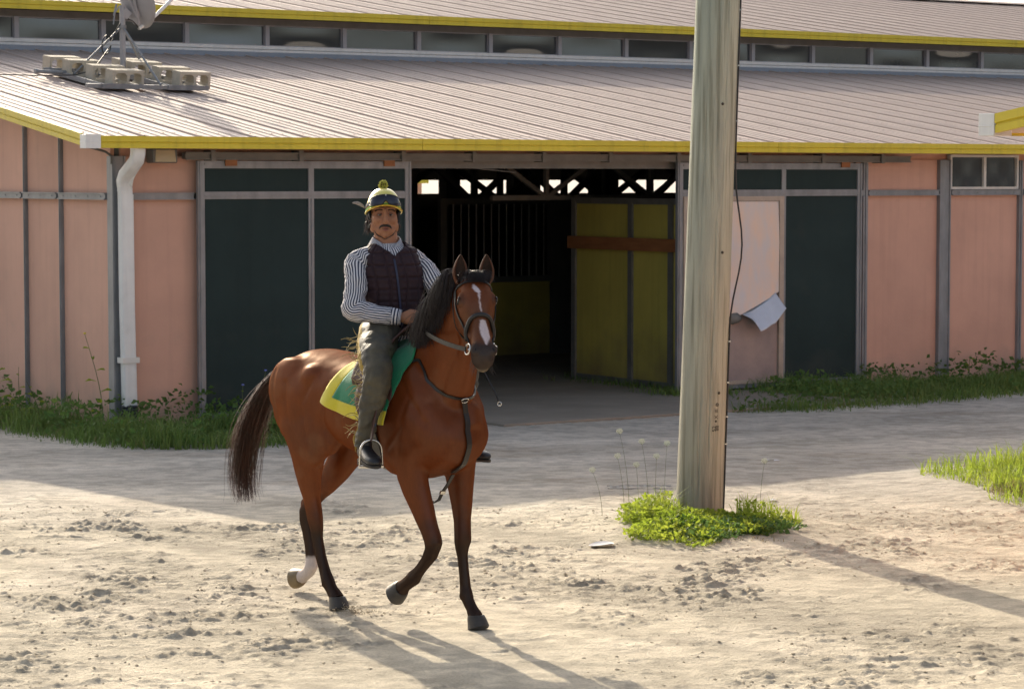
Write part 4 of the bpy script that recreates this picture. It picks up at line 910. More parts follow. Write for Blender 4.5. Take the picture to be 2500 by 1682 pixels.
# breastplate: neck strap, chest ring, strap between the forelegs
bp_ = empty('breastplate', HO, HA); tag(bp_, 'black breastplate strap with ring on the chest of the bay horse', 'strap')
RG = Vector((.600, -.035, 1.255)); RGs, rn_ = hnear(RG, .012)
for s in (-1, 1):
    b = MB(); strap(b, [skin_pt(.14, s * 28, .01), (.30, s * .17, 1.50), (.40, s * .19, 1.40), (.50, s * .13, 1.30), RGs], .016, sub=8); b.build('neck_strap', M['leather'], bp_)
b = ring(RGs + rn_ * .006, rn_, .020, .003); b.build('ring', M['metal'], bp_, smooth=True)
b = MB(); raw = [RGs, Vector((.62, -.02, 1.16)), Vector((.60, -.01, 1.05)), Vector((.55, .0, .94)), Vector((.43, .0, .85))]
b.ribbon([hnear(bez(raw, t), .012)[0] for t in np.linspace(0, 1, 24)], .032, .006, (0, 1, 0)); b.build('chest_strap', M['leather'], bp_)
b = MB(); b.ribbon([(.42, .0, .86), (.38, -.01, .80), (.345, -.02, .755), (.33, -.03, .715), (.31, -.05, .70), (.28, -.08, .71), (.27, -.10, .735)], .024, .006, (0, 1, .2)); b.build('strap_end', M['leather'], bp_)
b = MB(); b.ribbon([(.352, -.018, .765), (.345, -.02, .748)], .034, .011, (0, 1, 0)); b.build('keeper', M['metal'], bp_)
# ------------------------------------------------------------------ rider, in the horse's frame
person = empty('person', HO, HA); tag(person, 'rider in yellow helmet, striped shirt, quilted dark vest and fringed chaps sitting on the horse', 'person')
tf = Vector((math.cos(R(20)), -math.sin(R(20)), 0)); tl2 = Vector((math.sin(R(20)), math.cos(R(20)), 0))
hf = Vector((math.cos(R(29)), -math.sin(R(29)), 0)); hl2 = Vector((math.sin(R(29)), math.cos(R(29)), 0)); HC = Vector((-.222, -.010, 2.297))
def F(f=0, l=0, z=0): return HC + hf * f + hl2 * l + Vector((0, 0, z))
frot = Matrix((hf, hl2, Vector((0, 0, 1)))).transposed()
M['skin'] = mat('skin', (.36, .165, .092), .55, spec=.35, var=.12, vscale=30, bump=.05, bscale=120); M['skin'].node_tree.nodes['Principled BSDF'].inputs['Subsurface Weight'].default_value = .08
M['skin'].node_tree.nodes['Principled BSDF'].inputs['Subsurface Scale'].default_value = .01
pb = MB(); E2 = pb.ell
SR, ER, WR = Vector((-.262, -.172, 2.025)), Vector((-.125, -.275, 1.75)), Vector((.045, -.085, 1.715))
SL, EL, WL = Vector((-.14, .178, 2.025)), Vector((.03, .235, 1.79)), Vector((.15, .085, 1.725))
pb.loft([((-.19, .01, 1.56), .10, .13), ((-.18, .02, 1.66), .10, .125), ((-.19, .015, 1.80), .105, .14), ((-.20, .01, 1.94), .11, .155), ((-.205, .005, 2.03), .085, .13), ((-.21, 0, 2.08), .065, .09), ((-.215, 0, 2.12), .064, .070), ((-.215, -.002, 2.17), .062, .066), ((-.22, -.006, 2.22), .06, .062)], n=24, ref=tf)
for a, b_, c in ((SR, ER, WR), (SL, EL, WL)): pb.loft([(a + Vector((0, 0, -.02)), .040, .040), (a.lerp(b_, .5), .044, .044), (b_, .040, .040), (b_.lerp(c, .45), .038, .036), (c, .027, .025), (c.lerp(b_, -.10), .027, .024)], n=16, ref=(0, 0, 1))
# legs
LEGR = [((-.14, -.09, 1.60), .085), ((-.00, -.215, 1.545), .082), ((.10, -.29, 1.49), .072), ((.185, -.335, 1.41), .060), ((.168, -.352, 1.30), .055), ((.14, -.36, 1.18), .047), ((.10, -.365, 1.06), .036), ((.09, -.368, 1.01), .034)]
LEGL = [((x - .10 * min(1, max(0, (1.6 - z) / .2)), -y - .01, z), r_) for (x, y, z), r_ in LEGR]
for LG in (LEGR, LEGL): pb.loft([(p, r_, r_ * .95) for p, r_ in LG], n=18, ref=(1, 0, 0))
# hands: palm, four curled fingers, thumb
def hand(wr, el):
    a = (wr - el).normalized(); a.z = -.08; a.normalize(); s = -1 if wr.y < 0 else 1
    o = Vector((a.y, -a.x, 0)).normalized() * (1 if wr is WR else -1); up_ = o.cross(a); up_ = up_ if up_.z > 0 else -up_
    c = wr + a * .045; pb.loft([(wr, .026, .020), (wr + a * .022, .034, .020), (wr + a * .055, .040, .021), (wr + a * .082, .038, .018)], n=16, ref=up_)
    for k in range(4):
        u = .030 - .0185 * k; ln = (1.0, 1.08, 1.0, .84)[k]; b0 = wr + a * (.078 - .004 * abs(k - 1)) + up_ * u + o * .006
        p1 = b0 + a * .020 * ln - o * .004 + up_ * -.004; p2 = p1 - o * .028 * ln - up_ * .004 + a * .002; p3 = p2 - a * .022 * ln - o * .004
        pb.tube([b0 - a * .02, b0, p1, (p1 + p2) / 2 + a * .006, p2, p3], [.0095, .0105, .0100, .0092, .0088, .0075], 10)
    t0 = wr + a * .025 + up_ * .022; t1 = t0 + a * .028 + up_ * .018 - o * .012; t2 = t1 + a * .026 - o * .006 - up_ * .002; t3 = t2 + a * .016 - up_ * .006 - o * .004
    pb.tube([t0, t1, t2, t3], [.014, .0115, .0105, .008], 10)
    return wr + a * .085 - o * .012
GR = hand(WR, ER); GL = hand(WL, EL)
# head
E2(F(-.012, 0, .045), (.096, .081, .092), frot, 24); E2(F(.028, 0, -.045), (.064, .076, .088), frot, 24); E2(F(.050, 0, -.098), (.046, .060, .042), frot, 20); E2(F(.064, 0, -.125), (.028, .026, .020), frot, 16)
E2(F(-.01, 0, -.03), (.07, .066, .07), frot, 20)
for s in (1, -1):
    E2(F(.062, s * .040, -.040), (.031, .032, .030), frot); E2(F(.078, s * .030, .022), (.017, .028, .010), frot); E2(F(.03, s * .062, -.078), (.036, .021, .038), frot)
    E2(F(-.005, s * .078, -.025), (.017, .010, .030), frot, 12); E2(F(.096, s * .0115, -.053), (.012, .009, .008), frot, 10)
pb.loft([(F(.082, 0, .015), .012, .009), (F(.098, 0, -.015), .014, .011), (F(.112, 0, -.038), .015, .013), (F(.112, 0, -.052), .013, .014), (F(.095, 0, -.060), .01, .010)], n=14, ref=hf)
E2(F(.086, 0, -.075), (.018, .030, .018), frot); E2(F(.094, 0, -.086), (.009, .021, .0055), frot, 14); E2(F(.091, 0, -.100), (.010, .019, .006), frot, 14)
def wp(co):
    d = np.linalg.norm(co - np.array(F(.06, 0, -.04)), axis=1); w = np.clip((d - .09) / .10, 0, 1) * .8 + .2
    for q in (WR, WL): w = np.minimum(w, np.clip((np.linalg.norm(co - np.array(q), axis=1) - .12) / .1, 0, 1) * .7 + .3)
    return w
bme, bco = fuse('person', pb, .0052, 8, wp)
for s in (1, -1):
    bco = dent(bco, F(.092, s * .031, -.012), .016, .008, hf); bco = dent(bco, F(.105, s * .009, -.064), .005, .004, hf)
bco = dent(bco, F(.10, 0, -.0925), .012, .0035, hf)
bme.vertices.foreach_set('co', bco.ravel()); bme.update(); bme.materials.clear()
bodyo = link('body', bme, M['skin'], person, smooth=True)
def pch(b, name, m, sm=True): return b.build(name, m, person, smooth=sm)
ew = mat('eye_white', (.20, .15, .13), .35); ei = mat('iris_brown', (.02, .010, .007), .15, spec=.8); lip = mat('lip', (.26, .085, .065), .5); hairm = mat('dark_hair', (.014, .010, .009), .5, var=.3, vscale=60)
fbvh = BVHTree.FromPolygons([Vector(c) for c in bco], [tuple(p.vertices) for p in bme.polygons])
def fs(l, z, off=0.0):
    h = fbvh.ray_cast(F(.25, l, z), -hf, .4); return (h[0] if h[0] is not None else F(.09, l, z)) + hf * off
for s in (1, -1):
    b = MB(); b.ell(F(.0765, s * .031, -.014), (.010, .0130, .0062), frot); e_ = pch(b, 'eye', ew); b = MB(); b.ell(F(.0825, s * .030, -.0135), (.0055, .0075, .0062), frot); b.build('iris', ei, e_, smooth=True)
    b = MB(); b.tube([F(.0865 - .012 * abs(x) ** 2, s * (.031 + .0155 * x), -.0045 - .006 * x * x) for x in np.linspace(-1, 1, 9)], .0042, 6); pch(b, 'eyelid', mat('eyelid_skin', (.20, .085, .05), .6))
    b = MB()
    for k in range(110):
        x = rr.uniform(-1, 1); p = fs(s * (.033 + .019 * x), .0105 + .0055 * (1 - x * x) - .003 * x + rr.uniform(-.003, .003), .0006); b.tube([p, p + hl2 * s * .007 + hf * .003 + Vector((0, 0, rr.uniform(-.001, .002)))], [.0011, .0004], 3, cap=False)
    pch(b, 'eyebrow', hairm)
fbvh = BVHTree.FromPolygons([Vector(c) for c in bco], [tuple(p.vertices) for p in bme.polygons])
def fs(l, z, off=0.0):
    h = fbvh.ray_cast(F(.25, l, z), -hf, .4); return (h[0] if h[0] is not None else F(.09, l, z)) + hf * off
b = MB()
for z0, th, dr in ((-.0865, .0042, .003), (-.0985, .0052, -.001)):
    b.loft([(fs(.023 * x, z0 + dr * (1 - abs(x)) - .002 * x * x, .0005), .0048 * (1.05 - abs(x)), th * (1.05 - abs(x))) for x in np.linspace(-.97, .97, 15)], n=8, ref=hf)
pch(b, 'lips', lip)
b = MB(); b.loft([(fs(.021 * x, -.0925, .0012), .0035 * (1.03 - abs(x)), .0016 * (1.03 - abs(x)) + .0004) for x in np.linspace(-.97, .97, 13)], n=8, ref=hf); pch(b, 'mouth_line', mat('mouth_dark', (.05, .02, .018), .6))
b = MB()
for k in range(520):
    x = rr.uniform(-1, 1); z0 = -.0690 - .008 * abs(x) ** 2.2 + rr.uniform(-.005, .003); p = fs(.030 * x, z0, .0005); dz = -.0070 - .006 * max(0, abs(x) - .65) / .35
    q = fs(.030 * x + .004 * x, z0 + dz * .6, .003); q2 = fs(.030 * x + .006 * x, z0 + dz, .0022); b.tube([p, q, q2], [.0012, .0011, .0004], 3, cap=False)
pch(b, 'moustache', hairm)
b = MB()
for k in range(330):
    s = -1 if k % 4 else 1; x = rr.uniform(-.075, -.02); p = F(x, s * rr.uniform(.062, .080), rr.uniform(-.06, .0)); q = p + hl2 * s * rr.uniform(.0, .018) + Vector((0, 0, -.035)); r2 = q + hl2 * s * rr.uniform(-.01, .022) - hf * rr.uniform(-.01, .025) + Vector((0, 0, rr.uniform(-.045, -.01)))
    b.tube([p, p.lerp(q, .5) + hl2 * s * .008, q, r2], [.0020, .002, .0016, .0005], 3, cap=False)
for s in (1, -1): b.ell(F(-.045, s * .062, -.02), (.04, .018, .05), frot)
b.ell(F(-.075, 0, -.02), (.03, .055, .06), frot); pch(b, 'hair', mat('brown_black_hair', (.035, .018, .012), .45, var=.5, vscale=40))
# helmet with knitted pompom, goggles and feather
helm = empty('helmet', (0, 0, 0), 0, person); helm['label'] = 'yellow helmet cover with pompom, goggles and feather'
M['helm'] = mat('yellow_lycra', (.82, .70, .16), .33, spec=.5, var=.08, vscale=8, coat=.25); M['brim'] = mat('orange_yellow_brim', (.62, .36, .02), .5); M['lime'] = mat('lime_strap', (.15, .50, .04), .5)
def dome(u, v, g=0.0):
    """u azimuth (0 front), v 0 brim .. 1 top"""
    zb = .043 - .058 * (1 - math.cos(u)) / 2 - .016 * math.sin(u) ** 2; top = .137; th = v * math.pi / 2; rx, ry = .119 + g, .099 + g
    z = zb + (top + g - zb) * math.sin(th) ** 1.0; c = math.cos(th) ** .82
    return F(-.012 + rx * math.cos(u) * c, ry * math.sin(u) * c, z)
def surf(fn, nu, nv, wrap=True):
    v = [fn(i / nu, j / nv) for j in range(nv + 1) for i in range(nu + (0 if wrap else 1))]; w_ = nu if wrap else nu + 1; f = []
    for j in range(nv):
        for i in range(nu): i2 = (i + 1) % nu if wrap else i + 1; f.append((j * w_ + i, j * w_ + i2, (j + 1) * w_ + i2, (j + 1) * w_ + i))
    return v, f
b = MB(); v, f = surf(lambda a, c: dome(a * 2 * math.pi, c * .995, .0012 * math.sin(a * 38) * (1 - c) ** 2), 72, 24); b.add(v, f); b.build('shell', M['helm'], helm, smooth=True).modifiers.new('s', 'SOLIDIFY').thickness = .004
b = MB(); b.tube([dome(a, 0, .002) - Vector((0, 0, .001)) for a in np.linspace(0, 2 * math.pi, 49)], .0055, 8, cap=False); b.build('rim', M['helm'], helm, smooth=True)
b = MB(); v, f = surf(lambda a, c: dome((a - .5) * 2.5, 0, .001 + .024 * c * math.cos((a - .5) * 2.6)) - Vector((0, 0, .006 * c)), 30, 4, False); b.add(v, f); o = b.build('peak', M['brim'], helm, smooth=True); o.modifiers.new('s', 'SOLIDIFY').thickness = .005
b = MB(); v, f = surf(lambda a, c: dome(.85 + a * 4.6, .10 + .12 * c, .004), 60, 3, False); b.add(v, f); b.build('goggle_strap', M['black'], helm, smooth=True)
b = MB(); v, f = surf(lambda a, c: dome((a - .5) * 3.4 , .01 + .055 * c, .0035), 40, 3, False); b.add(v, f); b.build('lime_band', M['lime'], helm, smooth=True)
def lens(a, c):
    u = (a - .5) * 2.0; nose = .13 * math.exp(-((a - .5) / .06) ** 2); lo = .02 + nose + .10 * (abs(2 * a - 1) ** 4); hi = .345 - .09 * abs(2 * a - 1) ** 2.5
    return dome(u, lo + (hi - lo) * c, .014 * (1 - abs(2 * a - 1) ** 6) + .004)
b = MB(); v, f = surf(lens, 48, 10, False); b.add(v, f); o = b.build('goggles', mat('goggle_lens', (.012, .013, .03), .15, spec=.5), helm, smooth=True); o.modifiers.new('s', 'SOLIDIFY').thickness = .004
b = MB(); b.tube([lens(a, 1) for a in np.linspace(0, 1, 40)], .003, 6); b.tube([lens(a, 0) for a in np.linspace(0, 1, 40)], .003, 6); b.build('goggle_rim', M['black'], helm, smooth=True)
b = MB(); b.box((-.0035, -.001, -.004), (.0035, .001, .004), Matrix.Translation(lens(.5, .93) + hf * .004) @ Matrix.Rotation(R(61), 4, 'Z')); b.build('goggle_mark', mat('pale_mark', (.5, .5, .5), .5), helm)
pc = dome(0, 1, 0) + Vector((0, 0, .018)) - hf * .012; py = mat('pompom_yellow', (.58, .55, .10), .9); pk = mat('pompom_black', (.012, .012, .01), .9)
for m_, sd in ((py, 0), (pk, 1)):
    b = MB()
    for k in range(420):
        d = Vector((rr.gauss(0, 1), rr.gauss(0, 1), rr.gauss(0, 1))).normalized(); L_ = rr.uniform(.022, .029) - (.003 if sd else 0); e_ = d * L_ + Vector((rr.gauss(0, .002), rr.gauss(0, .002), rr.gauss(0, .002)))
        b.tube([pc + d * .008, pc + e_ * .7, pc + e_], [.001, .0019, .0013], 4)
    b.build('pompom', m_, helm, smooth=True)
b = MB(); f0 = dome(-1.75, .12, .003); P = [f0 + (-hl2 * .075 * t + Vector((0, 0, .030 * t - .0 * t)) - hf * .02 * t + Vector((0, 0, .012 * math.sin(3 * t)))) for t in np.linspace(0, 1, 10)]; b.ribbon(P, [.003 + .017 * math.sin(3.14 * min(1, t * .9 + .05)) for t in np.linspace(0, 1, 10)], .0015, (0, 0, 1)); b.build('feather', mat('grey_feather', (.42, .36, .33), .8, var=.6, vscale=90), helm, smooth=True)
b = MB()
for s in (1, -1):
    b.ribbon([dome(s * 1.25, .0, .0), F(.035, s * .083, -.03), F(.045, s * .072, -.085), F(.058, s * .045, -.128), F(.062, 0, -.152)], .015, .003, [(hf * 1.0)[:]] * 5)
    b.ribbon([dome(s * 1.9, .0, .0), F(-.005, s * .090, -.03), F(.035, s * .080, -.080)], .016, .004, (hf[0], hf[1], 0))
    b.box((-.010, -.006, -.010), (.010, .006, .010), Matrix.Translation(F(.035, s * .085, -.078)))
b.build('chin_strap', M['leather'], helm)
b = MB()
for s in (1, -1): b.ell(F(-.012, s * .080, -.012), (.034, .011, .040), frot)
b.build('ear_pad', M['black'], helm, smooth=True)
# shirt
def stripes(name, period, horiz=False, n_around=24):
    m = bpy.data.materials.new(name); m.use_nodes = True; n = m.node_tree; L = n.links.new; b = n.nodes['Principled BSDF']; b.inputs['Roughness'].default_value = .85
    uvn = n.nodes.new('ShaderNodeUVMap'); sp = n.nodes.new('ShaderNodeSeparateXYZ'); L(uvn.outputs[0], sp.inputs[0]); mu = n.nodes.new('ShaderNodeMath'); mu.operation = 'MULTIPLY'; mu.inputs[1].default_value = period; L(sp.outputs[1 if horiz else 0], mu.inputs[0])
    fr = n.nodes.new('ShaderNodeMath'); fr.operation = 'FRACT'; L(mu.outputs[0], fr.inputs[0]); pp = n.nodes.new('ShaderNodeMath'); pp.operation = 'PINGPONG'; pp.inputs[1].default_value = .5; L(fr.outputs[0], pp.inputs[0])
    rp = n.nodes.new('ShaderNodeMapRange'); rp.inputs[1].default_value = .20; rp.inputs[2].default_value = .27; L(pp.outputs[0], rp.inputs[0]); mx = n.nodes.new('ShaderNodeMix'); mx.data_type = 'RGBA'; L(rp.outputs[0], mx.inputs[0])
    mx.inputs[6].default_value = (.70, .68, .70, 1); mx.inputs[7].default_value = (.045, .05, .085, 1); L(mx.outputs[2], b.inputs['Base Color'])
    t = n.nodes.new('ShaderNodeTexNoise'); t.inputs['Scale'].default_value = 40; bp = n.nodes.new('ShaderNodeBump'); bp.inputs['Strength'].default_value = .3; bp.inputs['Distance'].default_value = .01; L(t.outputs['Fac'], bp.inputs['Height']); L(bp.outputs[0], b.inputs['Normal']); return m
M['sh'] = stripes('shirt_stripes', 25); M['sht'] = stripes('shirt_stripes_body', 62); M['shc'] = stripes('cuff_stripes', 7, True)
def wrinkle(mb, amp, sc_, seed, stretch=(1, 1, 1)):
    P = np.array(mb.v); n_ = fbm(P * np.array(stretch), sc_, 3, seed); cen = P.mean(0)
    # displace along approximate normals of the built mesh
    me = bpy.data.meshes.new('t'); me.from_pydata([tuple(p) for p in mb.v], [], mb.f); me.update(); N = np.zeros(len(P) * 3); me.vertices.foreach_get('normal', N); N = N.reshape(-1, 3); bpy.data.meshes.remove(me)
    s = np.sign(((P - cen) * N).sum(1).mean()) or 1; mb.v = [tuple(p) for p in P + N * (n_ * amp)[:, None]]; return mb
def resamp(secs, k):
    """smooth catmull resample of (centre, a, b)"""
    P = np.array([[*s[0], s[1], s[2]] for s in secs]); out = []; m_ = len(P)
    for t in np.linspace(0, m_ - 1, k):
        i = min(int(t), m_ - 2); f = t - i; p0, p1, p2, p3 = P[max(i - 1, 0)], P[i], P[i + 1], P[min(i + 2, m_ - 1)]
        q = .5 * ((2 * p1) + (-p0 + p2) * f + (2 * p0 - 5 * p1 + 4 * p2 - p3) * f * f + (-p0 + 3 * p1 - 3 * p2 + p3) * f ** 3); out.append((q[:3], q[3], q[4]))
    return out
def sleeve(S, E_, W_, sgn):
    b = MB(); sh = S + tl2 * (-sgn * .10) + Vector((0, 0, .022)); w = (W_ - E_).normalized()
    secs = [(sh + Vector((0, 0, -.004)), .060, .060), (S + tl2 * (-sgn * .045) + Vector((0, 0, .000)), .070, .074), (S + tl2 * (-sgn * .004) + Vector((0, 0, -.035)), .074, .072), (S.lerp(E_, .38), .066, .066), (S.lerp(E_, .72), .062, .061), (E_ + Vector((0, 0, .0)) - w * .012, .062, .060), (E_.lerp(W_, .22), .062, .057), (E_.lerp(W_, .5), .058, .051), (W_ - w * .065, .052, .047), (W_ - w * .045, .047, .043)]
    b.loft(resamp(secs, 70), n=64, ref=(0, 0, 1) if False else -Vector((sgn * tl2.x, sgn * tl2.y, 0)) + Vector((0, 0, .25)), cap=False)
    wrinkle(b, .014, 12, 3.3 + sgn, (1, 1, 1.8)); wrinkle(b, .009, 26, 9.3 + sgn, (1, 1, 2.2)); un = fbm(np.array(b.v), 9, 2, 5); b.uv = [(u + .012 * k_, v_) for (u, v_), k_ in zip(b.uv, un)]; o = b.build('sleeve', M['sh'], shirt, smooth=True)
    b = MB(); b.loft([(W_ - w * .062, .050, .045), (W_ - w * .055, .050, .045), (W_ - w * .012, .044, .040), (W_ + w * .004, .041, .037)], n=32, ref=(0, 0, 1), cap=False); wrinkle(b, .003, 40, 2); b.build('cuff', M['shc'], o, smooth=True)
shirt = empty('shirt', (0, 0, 0), 0, person); shirt['label'] = 'navy and white striped long sleeved shirt'
sleeve(SR, ER, WR, -1); sleeve(SL, EL, WL, 1)
b = MB(); b.loft(resamp([((-.175, .012, 1.585), .138, .158), ((-.17, .022, 1.62), .140, .160), ((-.168, .025, 1.66), .132, .152), ((-.18, .018, 1.78), .122, .150), ((-.195, .012, 1.93), .125, .165), ((-.20, .006, 2.04), .110, .160), ((-.21, .002, 2.085), .085, .112), ((-.213, 0, 2.12), .07, .078)], 50), n=96, ref=tf, cap=False)
wrinkle(b, .008, 16, 5, (1, 1, .7)); b.build('shirt_body', M['sht'], shirt, smooth=True)
b = MB()
for s in (1, -1):
    v, f = surf(lambda a, c: Vector((-.212, 0, 2.135)) + tf * ((.078 + .030 * c) * math.cos(a * 2.9 * s + s * .22)) + tl2 * ((.076 + .030 * c) * math.sin(a * 2.9 * s + s * .22)) + Vector((0, 0, .030 - .052 * c - .062 * (1 - a) ** 3 - (.030 * c * (1 - a) ** 4))), 24, 5, False); o_ = len(b.v)
    b.add(v, f, [(i / 24 * .5, 0) for j in range(6) for i in range(25)])
o = b.build('collar', M['sht'], shirt, smooth=True); o.modifiers.new('s', 'SOLIDIFY').thickness = .003
# quilted vest
M['vest'] = mat('dark_brown_vest', (.034, .017, .022), .65, spec=.25, var=.2, vscale=12, bump=.12, bscale=260)
vs = resamp([((-.17, .024, 1.645), .130, .148), ((-.165, .028, 1.66), .148, .168), ((-.172, .024, 1.74), .149, .172), ((-.180, .018, 1.84), .153, .182), ((-.190, .012, 1.93), .156, .190), ((-.197, .008, 1.99), .148, .190), ((-.202, .005, 2.045), .128, .178), ((-.208, .002, 2.085), .106, .145), ((-.212, .0, 2.125), .088, .100)], 150)
b = MB(); b.loft(vs, n=240, ref=tf, cap=False, e=2.3)
nv_ = []
for i, p in enumerate(b.v):
    u = (i % 240) / 240; k = i // 240; c = Vector(vs[k][0]); z = p[2]; d = Vector((p[0] - c.x, p[1] - c.y, 0)); 
    row = (z - 1.66) / .068; col_ = u * 14 + .5 + .10 * math.sin(row * 1.3) + (.25 if int(math.floor(row)) % 2 else 0) * 0
    dr = abs(row - round(row)) * .068; dc = abs(col_ - round(col_)) * .078
    dz_ = min(u, 1 - u) * 1.0
    g_ = max(.0075 * math.exp(-(dr / .0055) ** 2), .0105 * math.exp(-(dc / .0070) ** 2))
    zip_ = .010 * math.exp(-(dz_ / .007) ** 2); puff = .0035 * math.sin(math.pi * min(1, dr / .031)) * math.sin(math.pi * min(1, dc / .039))
    nv_.append(tuple(Vector(p) + d.normalized() * (-max(g_, zip_) + puff)))
b.v = nv_
# armholes and V neck: drop faces
keep = []
for f in b.f:
    q = Vector(b.v[f[0]]); c = q - Vector((-.20, .008, 0)); lf = c.dot(tl2); ff = c.dot(tf)
    arm = abs(lf) > .150 and q.z > 1.905 and ((ff / .095) ** 2 + ((q.z - 2.0) / .10) ** 2) < 1
    arm2 = abs(lf) > .138 and ((ff / .075) ** 2 + ((q.z - 1.99) / .085) ** 2) < 1
    vn = ff > .03 and q.z > 2.052 + abs(lf) * .75
    if not (arm or arm2 or vn): keep.append(f)
b.f = keep
o = b.build('vest', M['vest'], person, smooth=True); sm = o.modifiers.new('s', 'SOLIDIFY'); sm.thickness = .012; sm.offset = -1
b = MB(); zp = [Vector((-.17, .024, z)) for z in ()]
pts = []
for k in range(0, 150, 6):
    c, a_, b_ = vs[k]
    if c[2] < 2.05: pts.append(Vector(c) + tf * (a_ - .004))
b.ribbon(pts, .011, .004, (tl2.x, tl2.y, 0)); b.build('zip', mat('navy_zip', (.02, .025, .06), .4), o)
# jeans
M['jean'] = mat('blue_denim', (.045, .085, .17), .85, var=.35, vscale=30, bump=.2, bscale=180)
jeans = empty('jeans', (0, 0, 0), 0, person)
b = MB(); b.loft(resamp([((-.20, .0, 1.475), .10, .13), ((-.195, .005, 1.53), .135, .175), ((-.18, .01, 1.59), .135, .165), ((-.175, .015, 1.635), .125, .15)], 24), n=48, ref=tf); wrinkle(b, .008, 14, 2); b.build('seat', M['jean'], jeans, smooth=True)
for LG in (LEGR, LEGL):
    b = MB(); b.loft(resamp([(p, r_ + (.004 if p[2] > 1.4 else .0), r_ + (.003 if p[2] > 1.4 else -.001)) for p, r_ in LG], 50), n=32, ref=(1, 0, 0), cap=False); wrinkle(b, .006, 18, 4); b.build('trouser_leg', M['jean'], jeans, smooth=True)
# chaps with a pale flared edge and fringe
M['chap'] = mat('olive_suede', (.115, .098, .062), .62, spec=.3, var=.45, vscale=9, bump=.5, bscale=28, col2=(.045, .045, .042)); M['chapy'] = mat('ochre_suede_edge', (.42, .29, .06), .85, var=.45, vscale=14, bump=.3, bscale=60)
for sgn, LG in ((-1, LEGR), (1, LEGL)):
    cp = empty('chaps', (0, 0, 0), 0, person); b = MB()
    secs = [((p[0], p[1] + sgn * .004, p[2] + (.03 if i == 0 else 0)), r_ + (.028, .024, .020, .020, .014, .009, .010, .016)[i], r_ + (.018, .018, .016, .016, .013, .010, .010, .013)[i]) for i, (p, r_) in enumerate(LG)]
    rs = resamp(secs, 90); b.loft(rs, n=64, ref=(1, 0, 0), cap=False); wrinkle(b, .016, 9, 12, (1, 1, 1.5)); wrinkle(b, .009, 24, 6, (1, 1, 2.2))
    V_ = b.v; strap_f = []; main_f = []
    for fi, f in enumerate(b.f):
        u = (fi % 64) / 64; k = fi // 64; (strap_f if abs(u - .5) < .085 + .03 * math.sin(k * .3) + (.07 if k < 40 else 0) else main_f).append(f)
    if sgn < 0 or True:
        b2 = MB(); b2.add(V_, main_f); o = b2.build('suede', M['chap'], cp, smooth=True); o.modifiers.new('s', 'SOLIDIFY').thickness = .003
        b2 = MB(); b2.add(V_, strap_f); b2.build('edge', M['chapy'], cp, smooth=True)
    # flared flap standing off behind the leg
    b = MB(); v = []; n1 = 60
    for i in range(n1 + 1):
        k = int(i / n1 * 89); c, a_, bb_ = rs[k]; c = Vector(c); t = i / n1; wd = .014 + .018 * max(0, math.sin(t * 9 + .6)) * (1 - .6 * t) + (.02 if t < .15 else 0)
        root = c + Vector((-a_ * .96, sgn * .01, -.012)); tip = root + Vector((-wd, sgn * (.012 + .015 * math.sin(t * 17)), -.010 + .014 * math.sin(t * 23)))
        v += [root, root.lerp(tip, .5) + Vector((0, sgn * .010, 0)), tip]
    b.add(v, [(i * 3 + j, i * 3 + j + 1, i * 3 + j + 4, i * 3 + j + 3) for i in range(n1) for j in range(2)]); o = b.build('flare', M['chapy'], cp, smooth=True); o.modifiers.new('s', 'SOLIDIFY').thickness = .0035
    b = MB(); fr_m = mat('gold_fringe', (.42, .30, .07), .45, spec=.7, var=.6, vscale=30)
    for k in range(60):
        t = .04 + .76 * rr.random(); i = int(t * n1); root = Vector(v[i * 3 + 1]).lerp(Vector(v[i * 3 + 2]), .8); L_ = rr.uniform(.04, .10) * (1 if rr.random() < .8 else 1.4); P = []
        dx, dy, dz = -rr.uniform(.4, 1), sgn * rr.uniform(-.1, .5), rr.uniform(-.35, .35); curl = rr.uniform(-.05, .03)
        for q in range(6): s_ = q / 5; P.append(root + Vector((dx, dy, dz)).normalized() * (L_ * s_) + Vector((0, 0, curl * s_ * s_ + .008 * math.sin(s_ * 5 + k))))
        b.ribbon(P, [.0050, .0048, .0045, .004, .003, .0015], .0014, (rr.uniform(-.3, .3), .4, 1))
    b.build('fringe', fr_m, cp)['kind'] = 'stuff'
